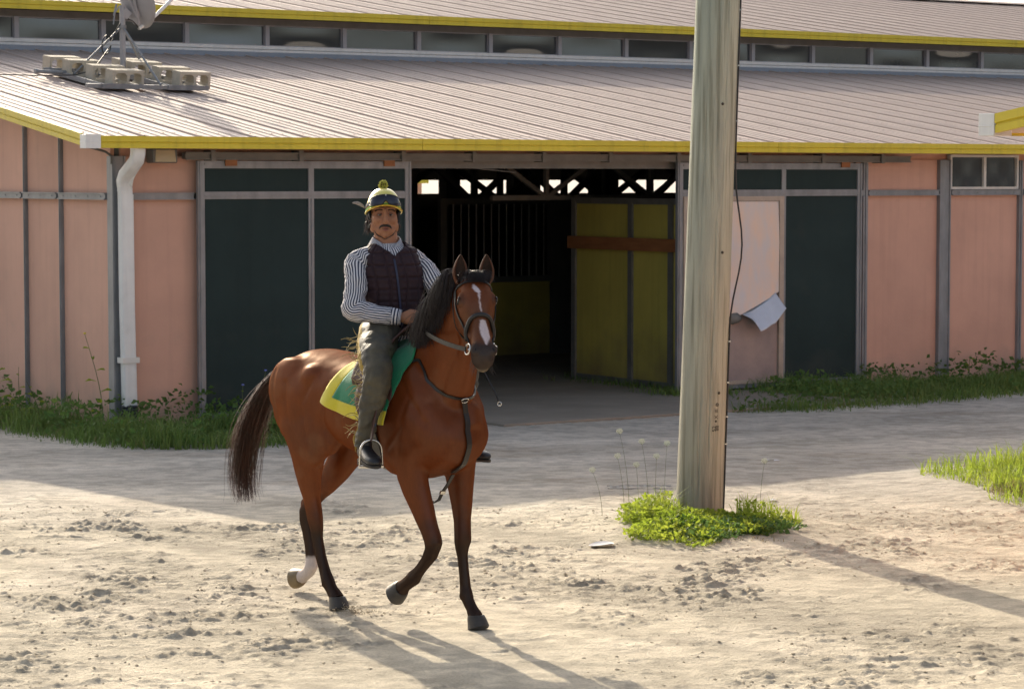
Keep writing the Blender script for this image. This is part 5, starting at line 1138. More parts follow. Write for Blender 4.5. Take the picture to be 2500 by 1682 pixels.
# fur tufts at the hip
# boots
M['boot'] = mat('worn_black_boot', (.022, .022, .026), .42, spec=.5, var=.4, vscale=18, bump=.2, bscale=60); M['sole'] = mat('boot_sole', (.05, .042, .034), .8)
def boot(an, toe, toe_dz=0):
    an = Vector(an); toe = Vector(toe); bt = empty('boot', (0, 0, 0), 0, person); d = (toe - an); d2 = Vector((d.x, d.y, 0)).normalized(); z0 = toe.z - .030
    b = MB(); b.loft([(an + Vector((0, 0, .06)), .046, .040), (an, .046, .040), (an + Vector((0, 0, -.035)) + d2 * .004, .052, .042)], n=20, ref=d2)
    q = [(-.055, .052, .020, .024), (-.035, .050, .044, .034), (.0, .052, .050, .038), (.05, .043, .043, .038), (.10, .034, .034, .043), (.15, .028, .028, .045), (.19, .024, .024, .040), (.215, .020, .018, .028), (.228, .016, .008, .012)]
    b.loft(resamp([(Vector((an.x, an.y, 0)) + d2 * x + Vector((0, 0, z0 + h + (1 - x / .2) * toe_dz)), rz, ry) for x, h, rz, ry in q], 22), n=24, ref=(0, 0, 1), e=2.3); b.build('upper', M['boot'], bt, smooth=True)
    b = MB(); b.loft([(Vector((an.x, an.y, 0)) + d2 * x + Vector((0, 0, z0 - .003 + (1 - x / .2) * toe_dz)), .008, ry) for x, ry in ((-.055, .022), (-.03, .034), (.02, .034), (.08, .036), (.12, .044), (.17, .046), (.21, .032), (.23, .012))], n=16, ref=(0, 0, 1), e=5); b.build('sole', M['sole'], bt, smooth=40)
    b = MB(); b.loft([(Vector((an.x, an.y, 0)) - d2 * .028 + Vector((0, 0, z0 - h + toe_dz)), .032, .032) for h in (.004, .026)], n=16, ref=d2); b.build('heel', M['sole'], bt, smooth=40)
    return d2, z0
dR, zR = boot((.095, -.368, 1.035), (.27, -.425, .955), .012)
dL, zL = boot((-.005, .375, 1.0), (.20, .40, .925), .010)
# stirrups
for s, d2, z0, ax_, top in ((-1, dR, zR, Vector((.095, -.368, 0)), (.185, -.315, 1.36)), (1, dL, zL, Vector((-.005, .375, 0)), (.0, .30, 1.36))):
    c = ax_ + d2 * .125 + Vector((0, 0, z0)); lt = Vector((-d2.y, d2.x, 0)); ir = empty('stirrup', (0, 0, 0), 0, saddle); P = []
    for a in np.linspace(-1.25, math.pi + 1.25, 30):
        x = math.cos(a) * .062 if a > 0 and a < math.pi else math.cos(a) * (.062 + .0 * a); z = math.sin(a)
        zz = .075 + .062 * z if 0 < a < math.pi else .075 + z * .080; P.append(c + lt * (math.copysign(min(abs(x) / .062 if 0 < a < math.pi else 1, 1), math.cos(a)) * (.062 if 0 < a < math.pi else .062 + .004 * abs(z)) if True else 0) + Vector((0, 0, zz)))
    b = MB(); b.tube(P, .0055, 8, cap=True); b.build('iron', M['metal'], ir, smooth=True)
    b = MB(); b.bar(c - lt * .066 + Vector((0, 0, -.012)), c + lt * .066 + Vector((0, 0, -.012)), .034, .012, up=(0, 0, 1)); b.build('tread', M['metal'], ir)
    tp = c + Vector((0, 0, .142)); b = MB(); b.ribbon([tp + Vector((0, 0, -.01)), tp.lerp(Vector(top), .35) + Vector((0, s * .004, 0)), tp.lerp(Vector(top), .7), Vector(top)], .026, .007, (d2.x, d2.y, 0)); b.ribbon([tp + Vector((.008, s * .008, -.01)), tp.lerp(Vector(top), .35) + Vector((.012, s * .012, 0)), tp.lerp(Vector(top), .6) + Vector((.01, s * .01, 0))], .024, .005, (d2.x, d2.y, 0)); b.build('stirrup_leather', M['brleather'], saddle)
# reins from the bit to the hands, with the bight over the withers
reins = empty('reins', HO, HA); tag(reins, 'dark rubber covered reins running from the bit to the rider\'s hand', 'reins')
for s, Gp in ((-1, GR), (1, GL)):
    p0 = BIT[s] + Hl * s * .012; p3 = Gp; P = [p0, p0.lerp(p3, .25) + Vector((-.01, s * .055, -.012)), p0.lerp(p3, .6) + Vector((0, s * .14, -.015)), p3 + (p0 - p3).normalized() * .03, p3, p3 - (p0 - p3).normalized() * .03]
    b = MB(); b.ribbon([bez(P, t) for t in np.linspace(0, 1, 22)], [.024] * 12 + [.019] * 10, .006, (0, 0, 1)); b.build('rein', M['leather'], reins)
b = MB(); b.ribbon([GR + Vector((-.03, 0, -.02)), GR + Vector((-.04, .03, -.10)), (.08, -.03, 1.62), (.10, .05, 1.62), GL + Vector((-.03, 0, -.02))], .018, .005, (1, 0, 0)); b.build('rein_end', M['leather'], reins)
# loose strap with a ring hanging beyond the neck
b = MB(); P = [(.585, .09, 1.435), (.62, .105, 1.37), (.655, .12, 1.31), (.668, .125, 1.275)]; b.ribbon(P, .008, .004, (0, 1, 0)); b.build('loose_strap', M['leather'], bp_)
b = ring((.672, .128, 1.262), (.6, -.8, 0), .011, .0025); b.build('strap_ring', M['metal'], bp_, smooth=True)
# ------------------------------------------------------------------ utility pole
pole = empty('utility_pole', (1.372, 18.80, 0)); tag(pole, 'weathered round wooden utility pole standing in a green weed clump', 'pole')
M['wood'] = mat('weathered_pole_wood', (.45, .43, .36), .85, spec=.2, col2=(.33, .325, .285), vscale=3.2, stretch=(5, 5, .55), bump=.7, bscale=26)
def polewood(m):
    n = m.node_tree; L = n.links.new; b = n.nodes['Principled BSDF']; tc = n.nodes['Texture Coordinate']; mp = n.nodes.new('ShaderNodeMapping'); mp.inputs['Scale'].default_value = (30, 30, .9); L(tc.outputs['Object'], mp.inputs[0])
    t = n.nodes.new('ShaderNodeTexNoise'); t.inputs['Scale'].default_value = 1.0; t.inputs['Detail'].default_value = 5; L(mp.outputs[0], t.inputs['Vector']); rp = n.nodes.new('ShaderNodeValToRGB'); rp.color_ramp.elements[0].position = .34; rp.color_ramp.elements[0].color = (.52, .50, .46, 1); rp.color_ramp.elements[1].position = .50; rp.color_ramp.elements[1].color = (1, 1, 1, 1); L(t.outputs['Fac'], rp.inputs[0])
    old = b.inputs['Base Color'].links[0].from_socket; mx = n.nodes.new('ShaderNodeMix'); mx.data_type = 'RGBA'; mx.blend_type = 'MULTIPLY'; mx.inputs[0].default_value = .8; L(old, mx.inputs[6]); L(rp.outputs[0], mx.inputs[7])
    # greener towards the top, browner at the foot
    sp = n.nodes.new('ShaderNodeSeparateXYZ'); L(tc.outputs['Object'], sp.inputs[0]); mr = n.nodes.new('ShaderNodeMapRange'); mr.inputs[1].default_value = 0; mr.inputs[2].default_value = 4; L(sp.outputs[2], mr.inputs[0])
    r2 = n.nodes.new('ShaderNodeValToRGB'); r2.color_ramp.elements[0].color = (.86, .80, .78, 1); r2.color_ramp.elements[1].color = (.88, 1.0, .98, 1); e = r2.color_ramp.elements.new(.12); e.color = (1.0, .98, .93, 1); L(mr.outputs[0], r2.inputs[0])
    m2 = n.nodes.new('ShaderNodeMix'); m2.data_type = 'RGBA'; m2.blend_type = 'MULTIPLY'; m2.inputs[0].default_value = 1; L(mx.outputs[2], m2.inputs[6]); L(r2.outputs[0], m2.inputs[7]); L(m2.outputs[2], b.inputs['Base Color'])
polewood(M['wood'])
def pc_(z): return Vector((.0 + .0318 * z, 0, z))
def pr_(z): return .172 - .0035 * z
def prad(z, a):
    r_ = pr_(z) * (1 + .006 * math.sin(3 * a + z) + .004 * math.sin(7 * a + 2 * z))
    for ca_, z0, z1, w, dp in ((-1.35, .45, 2.2, .020, .010), (-1.75, .15, 1.0, .018, .008), (-1.1, 1.9, 4.0, .016, .008), (-2.0, 1.4, 4.2, .015, .006), (-1.5, 2.6, 5.0, .015, .006)):
        d = a - ca_ - .02 * math.sin(z * 5); 
        if z0 < z < z1: r_ -= dp * math.exp(-(d / w) ** 2)
    return r_
b = MB(); na, nz_ = 200, 160; zs = [-.2 + 9.2 * k / nz_ for k in range(nz_ + 1)]; v = []
for z in zs:
    for j in range(na): a = 2 * math.pi * j / na - math.pi; v.append(pc_(z) + Vector((math.cos(a), math.sin(a), 0)) * prad(z, a))
b.add(v, [(k * na + j, k * na + (j + 1) % na, (k + 1) * na + (j + 1) % na, (k + 1) * na + j) for k in range(nz_) for j in range(na)] + [tuple(nz_ * na + j for j in range(na))]); b.build('shaft', M['wood'], pole, smooth=True)
# branded inspection mark, read bottom to top
M['stamp'] = mat('branded_mark', (.055, .045, .035), .8)
def glyph(txt, z, size, a0=-1.02):
    cu = bpy.data.curves.new('stamp', 'FONT'); cu.body = txt; cu.size = size; cu.align_x = 'CENTER'; cu.align_y = 'CENTER'; cu.extrude = .0006; o = bpy.data.objects.new('stamp', cu); COL.objects.link(o)
    dg = bpy.context.evaluated_depsgraph_get(); me = bpy.data.meshes.new_from_object(o.evaluated_get(dg)); bpy.data.objects.remove(o)
    o = link('stamp', me, M['stamp'], pole); me.materials.clear(); me.materials.append(M['stamp']); r_ = pr_(z) + .0015
    o.location = pc_(z) + Vector((math.cos(a0) * r_, math.sin(a0) * r_, 0)); o.rotation_euler = (Matrix.Rotation(a0 + math.pi / 2, 3, 'Z') @ Matrix.Rotation(math.pi / 2, 3, 'X') @ Matrix.Rotation(math.pi / 2, 3, 'Z')).to_euler(); return o
glyph('52', .67, .045, -1.10); glyph('88', .675, .040, -.95); glyph('\u2022', .725, .07); glyph('X', .755, .040); glyph('III', .80, .038); glyph('o', .845, .055); glyph('-', .845, .04)
b = MB(); 
for z, a in ((3.02, -1.25), (1.95, -1.0), (.93, -.92)): c = pc_(z) + Vector((math.cos(a), math.sin(a), 0)) * (pr_(z)); b.ell(c, (.011, .011, .011), None, 10)
b.build('knot', M['stamp'], pole, smooth=True)
# cable down its right side
cb = MB(); a = -.22; P = []
for z in np.linspace(9, -.02, 90):
    off = .008 + .045 * math.exp(-((z - 2.05) / .22) ** 2) * 0 
    if 1.42 < z < 2.75: q = (z - 1.42) / 1.33; off += .075 * math.sin(math.pi * q) ** 1.2 * (.55 + .45 * math.cos(6 * q - 2.2))
    P.append(pc_(z) + Vector((math.cos(a), math.sin(a) * .6, 0)) * (pr_(z) + off) + Vector((0, -.02, 0)))
cb.tube(P, .0065, 8); o = cb.build('cable', M['black'], None, smooth=True, loc=(1.372, 18.80, 0)); tag(o, 'black cable stapled down the right side of the wooden pole', 'cable')
b = MB()
for z in (.55, .75, 1.0, 1.3, 2.9, 3.3, 3.7): c = pc_(z) + Vector((math.cos(a) * (pr_(z) + .012), -.05, 0)); b.box((c.x - .012, c.y - .004, c.z - .004), (c.x + .006, c.y + .004, c.z + .004))
b.build('staple', M['metal'], pole)

# ------------------------------------------------------------------ satellite dish and blocks on the roof
def rp(s_, n_, dz=0): return wl(s_, n_, roofz(n_) + .02 + dz)
RT = Matrix.Rotation(PHI, 4, 'Z') @ Matrix.Rotation(math.atan(PT), 4, 'X')
cx, cn = 2.14, 4.25
sd = empty('satellite_dish', rp(cx, cn)); sd.rotation_euler = RT.to_euler(); tag(sd, 'grey satellite dish on a ballasted tripod mast on the stable roof', 'satellite dish')
def bx(name, a, b_, m='galv'): b = MB(); b.box(a, b_); return b.build(name, M[m], sd)
for x0 in (-.72, .10): 
    b = MB(); b.box((x0, -.98, .0), (x0 + .03, .62, .055)); b.box((x0 + .42, -.98, 0), (x0 + .45, .62, .055)); b.box((x0 + .03, -.98, 0), (x0 + .42, -.95, .055)); b.box((x0 + .03, -.95, .004), (x0 + .42, .62, .012)); b.build('tray', M['galv'], sd)
bx('cross_bar', (-.9, -.97, .004), (.62, -.92, .05))
b = MB(); b.tube([(-.85, .35, .06), (-.05, .35, .06), (.6, .35, .06)], .02, 10); b.build('tube', M['galv'], sd)
b = MB(); b.tube([(-1.06, .10, .06), (-.3, .12, .05)], .022, 10); b.tube([(-1.07, .10, .06), (-1.03, .10, .06)], .03, 10); b.build('tube', M['galv'], sd)
inv = Matrix.Rotation(-math.atan(PT), 3, 'X')
upv = inv @ Vector((0, 0, 1)); mb = Vector((.04, .1, .05))
b = MB(); b.tube([mb, mb + upv * .80], .034, 16); b.build('mast', M['dish'], sd, smooth=50)
ap = mb + upv * .56
for q in ((-.62, .02, .05), (-.38, .42, .05), (.02, -.94, .05), (.52, .50, .05)): b = MB(); b.tube([ap, Vector(q)], .0125, 8); b.build('strut', M['galv'], sd, smooth=50)
b = MB(); b.tube([ap + upv * .01, ap - upv * .03], .045, 14); b.build('collar', M['galv'], sd, smooth=50)
# dish seen from behind and edge on
dc = mb + upv * .86 + Vector((.12, 0, 0)); dn = inv @ Vector((-.80 * UX * 0 + .92, .20, .34)).normalized()
ax1 = dn.cross(upv).normalized(); ax2 = ax1.cross(dn)
b = MB(); v = []; n1, n2 = 40, 8
for j in range(n2 + 1):
    r_ = j / n2
    for i in range(n1): a_ = 2 * math.pi * i / n1; v.append(dc + ax1 * (math.cos(a_) * r_ * .31) + ax2 * (math.sin(a_) * r_ * .36) + dn * (.085 * r_ * r_))
b.add(v, [(j * n1 + i, j * n1 + (i + 1) % n1, (j + 1) * n1 + (i + 1) % n1, (j + 1) * n1 + i) for j in range(n2) for i in range(n1)]); o = b.build('reflector', M['dish'], sd, smooth=True); o.modifiers.new('s', 'SOLIDIFY').thickness = .012
b = MB(); b.bar(dc - dn * .02 - ax2 * .20, dc - dn * .06 + ax2 * .12, .14, .07, up=dn); b.bar(dc - dn * .10 - ax2 * .16, mb + upv * .74, .07, .10); b.bar(dc - dn * .03 - ax2 * .28 + ax1 * .05, dc - dn * .04 + ax2 * .2 + ax1 * .12, .03); b.build('mount_bracket', M['dish'], sd, bevel=.006)
b = MB(); b.tube([dc - ax2 * .34 - dn * .01, dc - ax2 * .26 + dn * .30, dc - ax2 * .06 + dn * .86], .021, 10); b.build('feed_arm', M['white'], sd, smooth=50)
b = MB(); b.tube([mb + upv * .80 - dn * .05, mb + upv * .74 - dn * .1 - ax1 * .02, mb + upv * .62 - dn * .14], .008, 6); b.tube([mb + upv * .84 - dn * .09, mb + upv * .72 - dn * .13], .012, 6); b.build('bolt', M['galv'], sd)
b = MB(); P = [dc - ax2 * .36, mb + upv * .66 + dn * .12, mb + upv * .68, mb + upv * .60 - dn * .06, mb + upv * .44 - dn * .16]; P = [bez(P, t) for t in np.linspace(0, 1, 14)]; c0 = P[-1]
P += [c0 - dn * (.02 + .0 * a_) + upv * -.02 + (-dn * (.07 * (1 - math.cos(a_))) + upv * (.11 * math.sin(a_))) for a_ in np.linspace(.2, 6.0, 22)]; P += [Vector((-.4, -.02, .1)), Vector((-.7, -.2, .06)), Vector((-1.2, -.25, .05)), Vector((-2.4, -.2, .05))]
b.tube(P, .007, 6); o = b.build('cable', M['black'], sd, smooth=True); tag(o, 'thin black lead looping from the dish')
def block_mesh():
    bm_ = MB(); L_, W_, H_ = .395, .195, .19; t = .032
    xs = [(-L_ / 2, -L_ / 2 + t), (-t / 2, t / 2), (L_ / 2 - t, L_ / 2)]
    bm_.box((-L_ / 2, -W_ / 2, 0), (L_ / 2, W_ / 2, t)); bm_.box((-L_ / 2, -W_ / 2, H_ - t), (L_ / 2, W_ / 2, H_))
    for a_, c_ in xs: bm_.box((a_ + .001, -W_ / 2 + .001, t), (c_ - .001, W_ / 2 - .001, H_ - t))
    for a_, c_ in ((-L_ / 2 + t, -t / 2), (t / 2, L_ / 2 - t)):
        for x_, sx in ((a_, 1), (c_, -1)):
            for z_, sz in ((t, 1), (H_ - t, -1)): bm_.add([(x_, -W_ / 2 + .002, z_), (x_ + sx * .03, -W_ / 2 + .002, z_), (x_, -W_ / 2 + .002, z_ + sz * .03), (x_, W_ / 2 - .002, z_), (x_ + sx * .03, W_ / 2 - .002, z_), (x_, W_ / 2 - .002, z_ + sz * .03)], [(0, 1, 2), (3, 5, 4), (1, 4, 5, 2), (0, 3, 4, 1), (0, 2, 5, 3)])
    for sx in (-1, 1): bm_.box((sx * L_ / 2 - (.0 if sx < 0 else 0) - .012, -.02, .03), (sx * L_ / 2 + .008, .02, .16)) if False else None
    me = bm_.mesh('concrete_block'); me.materials.append(M['conc']); return me
bme_ = block_mesh()
for s_, n_, rz_, lb in ((1.76, 3.43, .02, 'front left grey hollow concrete block on the dish tray'), (1.72, 3.86, -.03, 'grey hollow block directly behind the front left one on the dish tray'), (1.66, 4.38, .05, 'third grey hollow block from the front on the left dish tray'), (1.56, 4.70, .02, 'rearmost grey hollow block on the left dish tray'),
                        (2.60, 3.43, .02, 'front right grey hollow concrete block showing both open cores'), (2.55, 3.86, -.02, 'grey hollow block directly behind the front right one on the dish tray'), (2.44, 4.36, .03, 'grey hollow block beside the mast on the right dish tray'), (2.40, 4.62, -.02, 'rearmost grey hollow block on the right dish tray')):
    o = bpy.data.objects.new('concrete_block', bme_); COL.objects.link(o); o.location = rp(s_, n_, .015); o.rotation_euler = (RT @ Matrix.Rotation(rz_, 4, 'Z')).to_euler(); tag(o, lb, 'concrete block', 'concrete blocks weighing down the satellite dish')

# ------------------------------------------------------------------ grass and weeds
def grassmat(name, c1, c2, tr=.35):
    m = mat(name, c1, .6, spec=.3, col2=c2, vscale=3.5, transl=tr); return m
M['gr'] = grassmat('strip_grass', (.12, .22, .045), (.19, .25, .07)); M['grl'] = grassmat('lush_grass', (.26, .38, .035), (.38, .42, .07), .55); M['dry'] = grassmat('dry_grass', (.26, .20, .10), (.20, .18, .07))
M['leaf'] = grassmat('weed_leaf', (.22, .33, .03), (.34, .38, .05), .6); M['leafd'] = grassmat('dark_weed_leaf', (.08, .17, .04), (.13, .20, .05), .45)
def grounded(x, y):
    return gh(x, y) if True else 0
def blades(name, m, pts, hmin, hmax, w=.006, lean=.5, r=None):
    r = r or np.random.default_rng(1); v = []; f = []
    for x, y, k in pts:
        h = (hmin + (hmax - hmin) * r.random() ** 1.5) * k; a = r.uniform(0, 2 * math.pi); dx, dy = math.cos(a), math.sin(a); l = h * lean * r.uniform(.1, 1.2); z = gh(x, y) - .01; ww = w * r.uniform(.6, 1.3); sx, sy = -dy * ww / 2, dx * ww / 2; o = len(v)
        v += [(x - sx, y - sy, z), (x + sx, y + sy, z), (x + dx * l * .35 + sx * .8, y + dy * l * .35 + sy * .8, z + h * .55), (x + dx * l * .35 - sx * .8, y + dy * l * .35 - sy * .8, z + h * .55), (x + dx * l, y + dy * l, z + h * (1 - .25 * lean))]
        f += [(o, o + 1, o + 2, o + 3), (o + 3, o + 2, o + 4)]
    b = MB(); b.add(v, f); return b.build(name, m)
def leaves(name, m, pts, hmax, size, r):
    v = []; f = []
    for x, y, k in pts:
        z = gh(x, y) + hmax * k * r.random() ** .7; s_ = size * r.uniform(.5, 1.3); a = r.uniform(0, 6.28); t = r.uniform(-.3, .9); d = Vector((math.cos(a) * math.cos(t), math.sin(a) * math.cos(t), math.sin(t))); w = d.orthogonal(); w.rotate(Matrix.Rotation(r.uniform(0, 6.28), 3, d)); w = w.normalized() * s_ * .32; nn = d.cross(w).normalized() * s_ * .1; p = Vector((x, y, max(z, gh(x, y) + .01))); o = len(v)
        v += [p, p + d * s_ * .5 + w + nn, p + d * s_ - nn, p + d * s_ * .5 - w + nn, p + d * s_ * .5]; f += [(o, o + 1, o + 4), (o + 1, o + 2, o + 4), (o + 2, o + 3, o + 4), (o + 3, o, o + 4)]
    b = MB(); b.add(v, f); return b.build(name, m)
def inpoly(x, y, P):
    c = False; j = len(P) - 1
    for i in range(len(P)):
        if (P[i][1] > y) != (P[j][1] > y) and x < (P[j][0] - P[i][0]) * (y - P[i][1]) / (P[j][1] - P[i][1]) + P[i][0]: c = not c
        j = i
    return c
def fill(P, n, r, edge=.25, noise_s=1.2):
    xs = [p[0] for p in P]; ys = [p[1] for p in P]; out = []
    while len(out) < n:
        x, y = r.uniform(min(xs), max(xs)), r.uniform(min(ys), max(ys))
        jx, jy = x + r.normal(0, edge * .5), y + r.normal(0, edge * .5)
        if not inpoly(jx, jy, P): continue
        s_, n_ = to_wall(x, y)
        if s_ > -.03 and n_ > -.05: continue
        out.append((x, y))
    return out
W2 = lambda s_, n_: tuple(wl(s_, n_))[:2]
gl = [W2(-.0, 5.0), W2(-2.2, 5.0), (-6.6, 26.9), (-5.1, 25.75), (-4.02, 24.0), (-3.37, 23.45), (-2.5, 23.5), (-2.05, 23.9), (-1.35, 24.9), W2(3.0, -1.5), W2(3.4, -.6), W2(3.3, .1), W2(0, .1)]
grt = [W2(7.9, .0), W2(7.85, -1.2), (2.29, 27.2), (3.06, 27.3), (4.2, 28.15), (5.92, 29.6), (8.6, 31.6), W2(17, .0)]
for nm, P, n, sd_, lb in (('grass', gl, 26000, 2, 'tall dark grass and weeds along the wall left of the green door'), ('grass', grt, 24000, 3, 'dark grass strip along the pink wall right of the doorway')):
    r = np.random.default_rng(sd_); pts = fill(P, n, r); A_ = np.array(pts); nn = fbm(A_, 1.6, 3, sd_)
    q = []
    for (x, y), t in zip(pts, nn):
        s_, n_ = to_wall(x, y); dist = max(0, -n_) if s_ > -.2 else max(0, -s_); q.append((x, y, max(.22, (.72 + 1.25 * t)) * (1.0 - .38 * min(1, dist / 2.0))))
    o = blades(nm, M['gr'], q, .07, .40 if sd_ == 2 else .32, .010, .9, r); tag(o, lb, 'grass', kind='stuff')
    tag(leaves('weed_leaves', M['leafd'], [(x, y, max(.3, 1 + 1.5 * t)) for (x, y), t in list(zip(pts, -nn))[:5200] if t > .03], .24 if sd_ == 2 else .19, .07, r), 'broad leaved weeds scattered through the ' + ('left' if sd_ == 2 else 'right') + ' grass strip', 'weeds', kind='stuff')
    q = [(x, y, 1) for (x, y), t in list(zip(pts, nn))[:2600] if t < .05]; 
    if len(q): tag(blades('dry_grass', M['dry'], q, .05, .17, .007, 1.0, r), 'dry straw mixed into the ' + ('left' if sd_ == 2 else 'right') + ' grass strip', 'grass', kind='stuff')
r = np.random.default_rng(8); q = []
for c, k in (((7.24, .35), 150), ((7.22, .9), 260), ((7.22, 1.5), 200), ((7.22, 2.2), 160), ((6.9, -.1), 500), ((7.3, -.2), 600)):
    for i in range(k): a = wl(c[0] + r.normal(0, .14), c[1] + r.normal(0, .22)); q.append((a.x, a.y, 1))
tag(blades('grass', M['gr'], q, .06, .22, .010, .8, r), 'sparse grass tufts at the foot of the yellow partition', 'grass', kind='stuff')
# clump around the pole
def clump(cx_, cy_, rx, ry, n, r, pw=.55):
    out = []
    for k in range(n):
        a = r.uniform(0, 2 * math.pi); q_ = r.random() ** pw; ww = 1 + .22 * math.sin(3 * a + cx_) + .12 * math.sin(7 * a); x, y = cx_ + math.cos(a) * q_ * rx * ww, cy_ + math.sin(a) * q_ * ry * ww; hk = 1.12 - .6 * q_ ** 2
        else_ = .35 + 1.1 * max(0, min(1, .5 + 1.4 * fbm(np.array([[x, y]]), 2.6, 2, 7)[0])); hk *= else_ if cx_ > 2 else (.6 + .5 * else_)
        if cx_ < 2: hk *= (.30 if (abs(x - 1.38) < .24 and y < 18.66) else (.55 if y < 18.2 else .85)) * (1.25 if x > 1.62 and y > 18.0 else 1)
        out.append((x, y, hk))
    return out
r = np.random.default_rng(21)
tag(blades('grass', M['grl'], clump(1.33, 18.05, .56, .74, 9000, r), .05, .30, .007, .8, r), 'bright green grass around the foot of the wooden pole', 'grass', kind='stuff')
tag(leaves('weed_leaves', M['leaf'], clump(1.28, 18.0, .56, .76, 3800, r), .17, .036, r), 'low leafy weeds mixed through the clump at the pole foot', 'weeds', kind='stuff')
tag(leaves('weed_leaves', M['leafd'], clump(1.45, 17.85, .46, .48, 1700, r), .13, .045, r), 'darker broad leaved weeds in front of the pole foot', 'weeds', kind='stuff')
tag(blades('grass', M['grl'], clump(4.6, 21.0, .95, 1.6, 9000, r, .6) + clump(4.75, 19.45, .85, .8, 4000, r, .6), .03, .29, .008, 1.15, r), 'bright green grass clump at the right edge of the yard', 'grass', kind='stuff')
tag(leaves('weed_leaves', M['leaf'], clump(4.8, 20.3, .75, 1.2, 2200, r), .14, .04, r), 'leafy weeds inside the grass clump at the right edge', 'weeds', kind='stuff')
tag(blades('dry_grass', M['dry'], clump(3.95, 20.0, .2, .35, 700, r) + clump(4.0, 21.9, .3, .3, 400, r) + clump(1.5, 17.4, .4, .1, 120, r), .03, .10, .006, 1.0, r), 'dry yellowing grass in front of the right edge clump', 'grass', kind='stuff')
# tall single weeds against the left wall
M['stem'] = mat('weed_stem', (.10, .13, .04), .7); M['petal'] = mat('white_petal', (.70, .72, .62), .7, transl=.3); M['ypetal'] = mat('yellow_petal', (.65, .50, .03), .7); M['bpetal'] = mat('blue_petal', (.18, .22, .62), .7)
def weed(x, y, h, lean, nl, lsize, label, tip=None, cat='weed', group=None):
    z = gh(x, y); w_ = empty('weed', (x, y, z)); tag(w_, label, cat, group); P = [(lean * t * t * h + .01 * math.sin(5 * t), .0, h * t) for t in np.linspace(0, 1, 9)]
    b = MB(); b.tube(P, [.006 * (1 - .6 * t) for t in np.linspace(0, 1, 9)], 6); b.build('stem', M['stem'], w_, smooth=True)
    for k in range(nl):
        t = .2 + .65 * k / max(1, nl - 1); a = k * 2.4 + x; p = Vector((lean * t * t * h, 0, h * t)); d = Vector((math.cos(a), math.sin(a) * .6, .35)).normalized(); s_ = lsize * (1.2 - .7 * t); w = Vector((-d.y, d.x, 0)).normalized() * s_ * .16
        b = MB(); b.add([p, p + d * s_ * .35 + w, p + d * s_ * .7 + w * .8, p + d * s_ + Vector((0, 0, -s_ * .3)), p + d * s_ * .7 - w * .8, p + d * s_ * .35 - w, p + d * s_ * .5 + Vector((0, 0, -.01))], [(0, 1, 6), (1, 2, 6), (2, 3, 6), (3, 4, 6), (4, 5, 6), (5, 0, 6)]); b.build('leaf', M['leaf'], w_)
    if tip:
        b = MB(); b.ell(Vector(P[-1]) + Vector((0, 0, .006)), (.016, .016, .009), None, 10)
        b.build('flower', M[tip], w_, smooth=True)
for s_, n_, h, ln, nl, ls, lb, tp in ((-.3, -.35, .98, -.16, 7, .16, 'tall weed with yellow flower leaning beside the white downspout', 'ypetal'), (-.55, 1.65, .62, .05, 8, .20, 'broad leaved weed in front of the second gable post', None), (-.6, 2.5, .70, -.05, 6, .12, 'thin seeded weed near the left edge by the gable wall', None), (-.5, 2.2, .85, .04, 7, .10, 'tallest thin weed against the gable wall', None),
                                     (-.4, .95, .45, -.25, 5, .12, 'leaning weed between gable post and corner column', None), (-.45, 1.35, .58, .03, 4, .10, 'thin stalk weed beside the gable wall middle panel', None),
                                     (1.15, -.5, .42, .05, 4, .08, 'chicory stalk with blue flower near the green door frame', 'bpetal'), (1.45, -.35, .55, .1, 5, .08, 'taller chicory stalk with blue flower in front of the green door', 'bpetal'), (1.75, -.9, .30, .1, 3, .08, 'short yellow flowered weed in the grass by the green door', 'ypetal'),
                                     (11.0, -.6, .34, .1, 4, .10, 'seeded weed beside the wide column right of the doorway', None), (12.1, -.5, .38, -.05, 4, .10, 'weed stalk below the right hand window', None)):
    p = wl(s_, n_); weed(p.x, p.y, h, ln, nl, ls, lb, tp)
# wild carrot flowers by the pole
def carrot(x, y, h, ln, label):
    z = gh(x, y); w_ = empty('wild_carrot', (x, y, z)); tag(w_, label, 'flower', 'wild carrot flowers beside the pole'); P = [(ln * t * t * h, 0, h * t) for t in np.linspace(0, 1, 8)]
    b = MB(); b.tube(P, [.0018 * (1 - .5 * t) for t in np.linspace(0, 1, 8)], 5); b.build('stem', M['stem'], w_, smooth=True)
    b = MB(); c = Vector(P[-1])
    for k in range(26):
        a = k * 2.4; q_ = math.sqrt(k / 26) * .024; p = c + Vector((math.cos(a) * q_, math.sin(a) * q_ * .8, .010 + math.sin(a) * q_ * .75)); b.ell(p, (.0042, .0042, .0035), None, 6); 
    b.build('flower', M['petal'], w_)
    b = MB(); 
    for k in range(8): a = k * .785; b.tube([c - Vector((0, 0, .012)), c + Vector((math.cos(a) * .02, math.sin(a) * .02, .008))], .0008, 3)
    b.build('umbel_ray', M['stem'], w_)
for x, y, h, ln, lb in ((.86, 18.8, .60, -.12, 'tallest white wild carrot head left of the pole'), (1.00, 18.75, .52, -.1, 'white wild carrot head just below the tallest, left of the pole'), (.82, 18.7, .42, -.12, 'half open wild carrot head second from left'), (.66, 18.75, .33, -.22, 'leftmost small wild carrot head beside the pole'), (.92, 18.6, .36, -.05, 'low wild carrot head in the middle of the left group'),
                       (1.04, 18.6, .42, .02, 'wild carrot head touching the left side of the pole'), (1.12, 18.85, .50, .04, 'greenish wild carrot head close to the pole edge'), (1.80, 18.6, .40, .08, 'single wild carrot head right of the pole')):
    carrot(x, y, h, ln, lb)
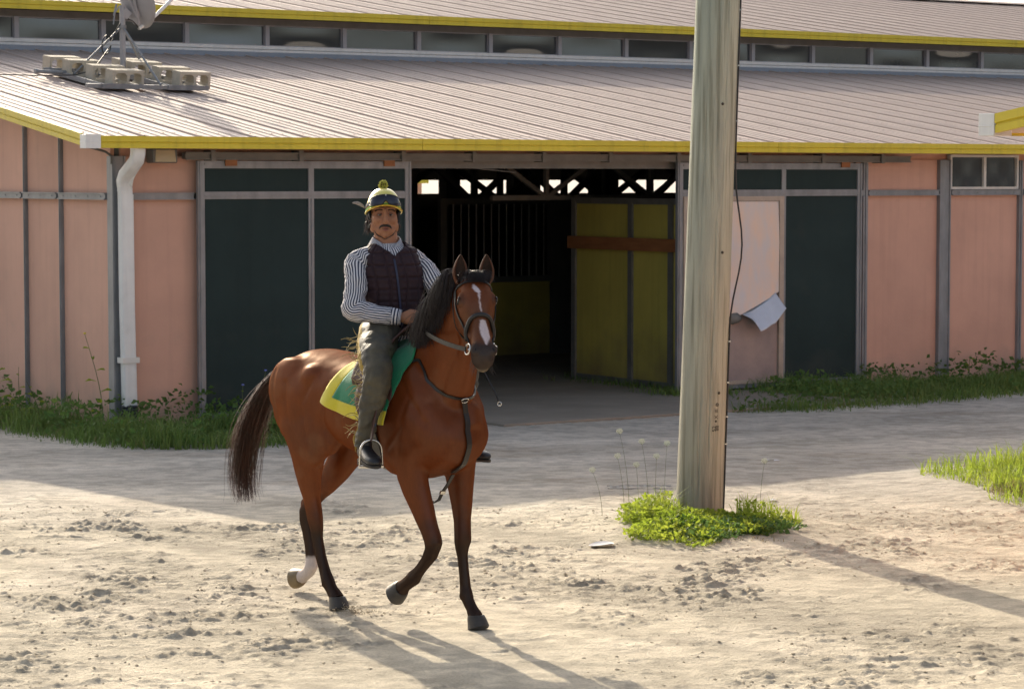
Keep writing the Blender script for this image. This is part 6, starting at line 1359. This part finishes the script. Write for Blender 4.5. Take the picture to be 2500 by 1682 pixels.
# litter and drain
b = MB(); v, f = surf(lambda a, c: Vector((.085 * c * math.cos(a * 6.283) * (1 + .1 * math.sin(a * 12)), .085 * c * math.sin(a * 6.283), .012 * c ** 3 + .008 * math.sin(a * 9) * c)), 24, 6); b.add(v, f); px, py = .60, 17.25; o = b.build('crumpled_plate', mat('white_paper', (.70, .69, .68), .7), None, smooth=True, loc=(px, py, gh(px, py) + .006)); tag(o, 'crushed white paper plate lying on the sand left of the pole clump', 'litter')
b = MB(); b.box((-.26, -.14, -.01), (.26, .14, .003)); 
dg_ = empty('drain_grate', (1.03, 20.7, gh(1.03, 20.7) + .002)); tag(dg_, 'dark iron drain grate flush in the dirt behind the pole', 'drain')
b.build('frame', mat('rusty_iron', (.20, .18, .16), .8, var=.4, vscale=20), dg_)
for k in range(9): b = MB(); b.box((-.24 + k * .055, -.12, .0031), (-.22 + k * .055, .12, .0036)); b.build('bar', M['galvd'], dg_)
for k, (x, y, lb) in enumerate(((2.25, 22.6, 'small scrap of white paper right of the pole near the grass strip'), (2.33, 22.55, 'larger scrap of white paper right of the pole near the grass strip'), (2.02, 19.8, 'crumpled pale scrap just behind the pole clump on the right'))):
    b = MB(); b.add([(-.03, -.02, .003), (.024, -.026, .008), (.03, .02, .003), (-.02, .026, .010), (0, 0, .013)], [(0, 1, 4), (1, 2, 4), (2, 3, 4), (3, 0, 4)]); tag(b.build('paper_scrap', mat('scrap_paper', (.60, .60, .62), .7), None, loc=(x, y, gh(x, y) + .003)), lb, 'litter')
# sand thrown up by the planted hind hoof
b = MB(); r = np.random.default_rng(5); hq = HO + Matrix.Rotation(HA, 3, 'Z') @ Vector((-.38, -.13, 0))
for k in range(420):
    a = r.uniform(0, 6.28); q_ = abs(r.normal(0, .075)); x = hq.x + math.cos(a) * q_ * 1.2; y = hq.y + math.sin(a) * q_; z = gh(x, y) + abs(r.normal(0, .022)) * math.exp(-q_ * 6); s_ = r.uniform(.0012, .0040); b.ell((x, y, z), (s_, s_ * .8, s_ * .7), None, 6)
tag(b.build('kicked_sand', M['clod'], None), 'spray of sand kicked up beside the planted hind hoof', 'sand', kind='stuff')
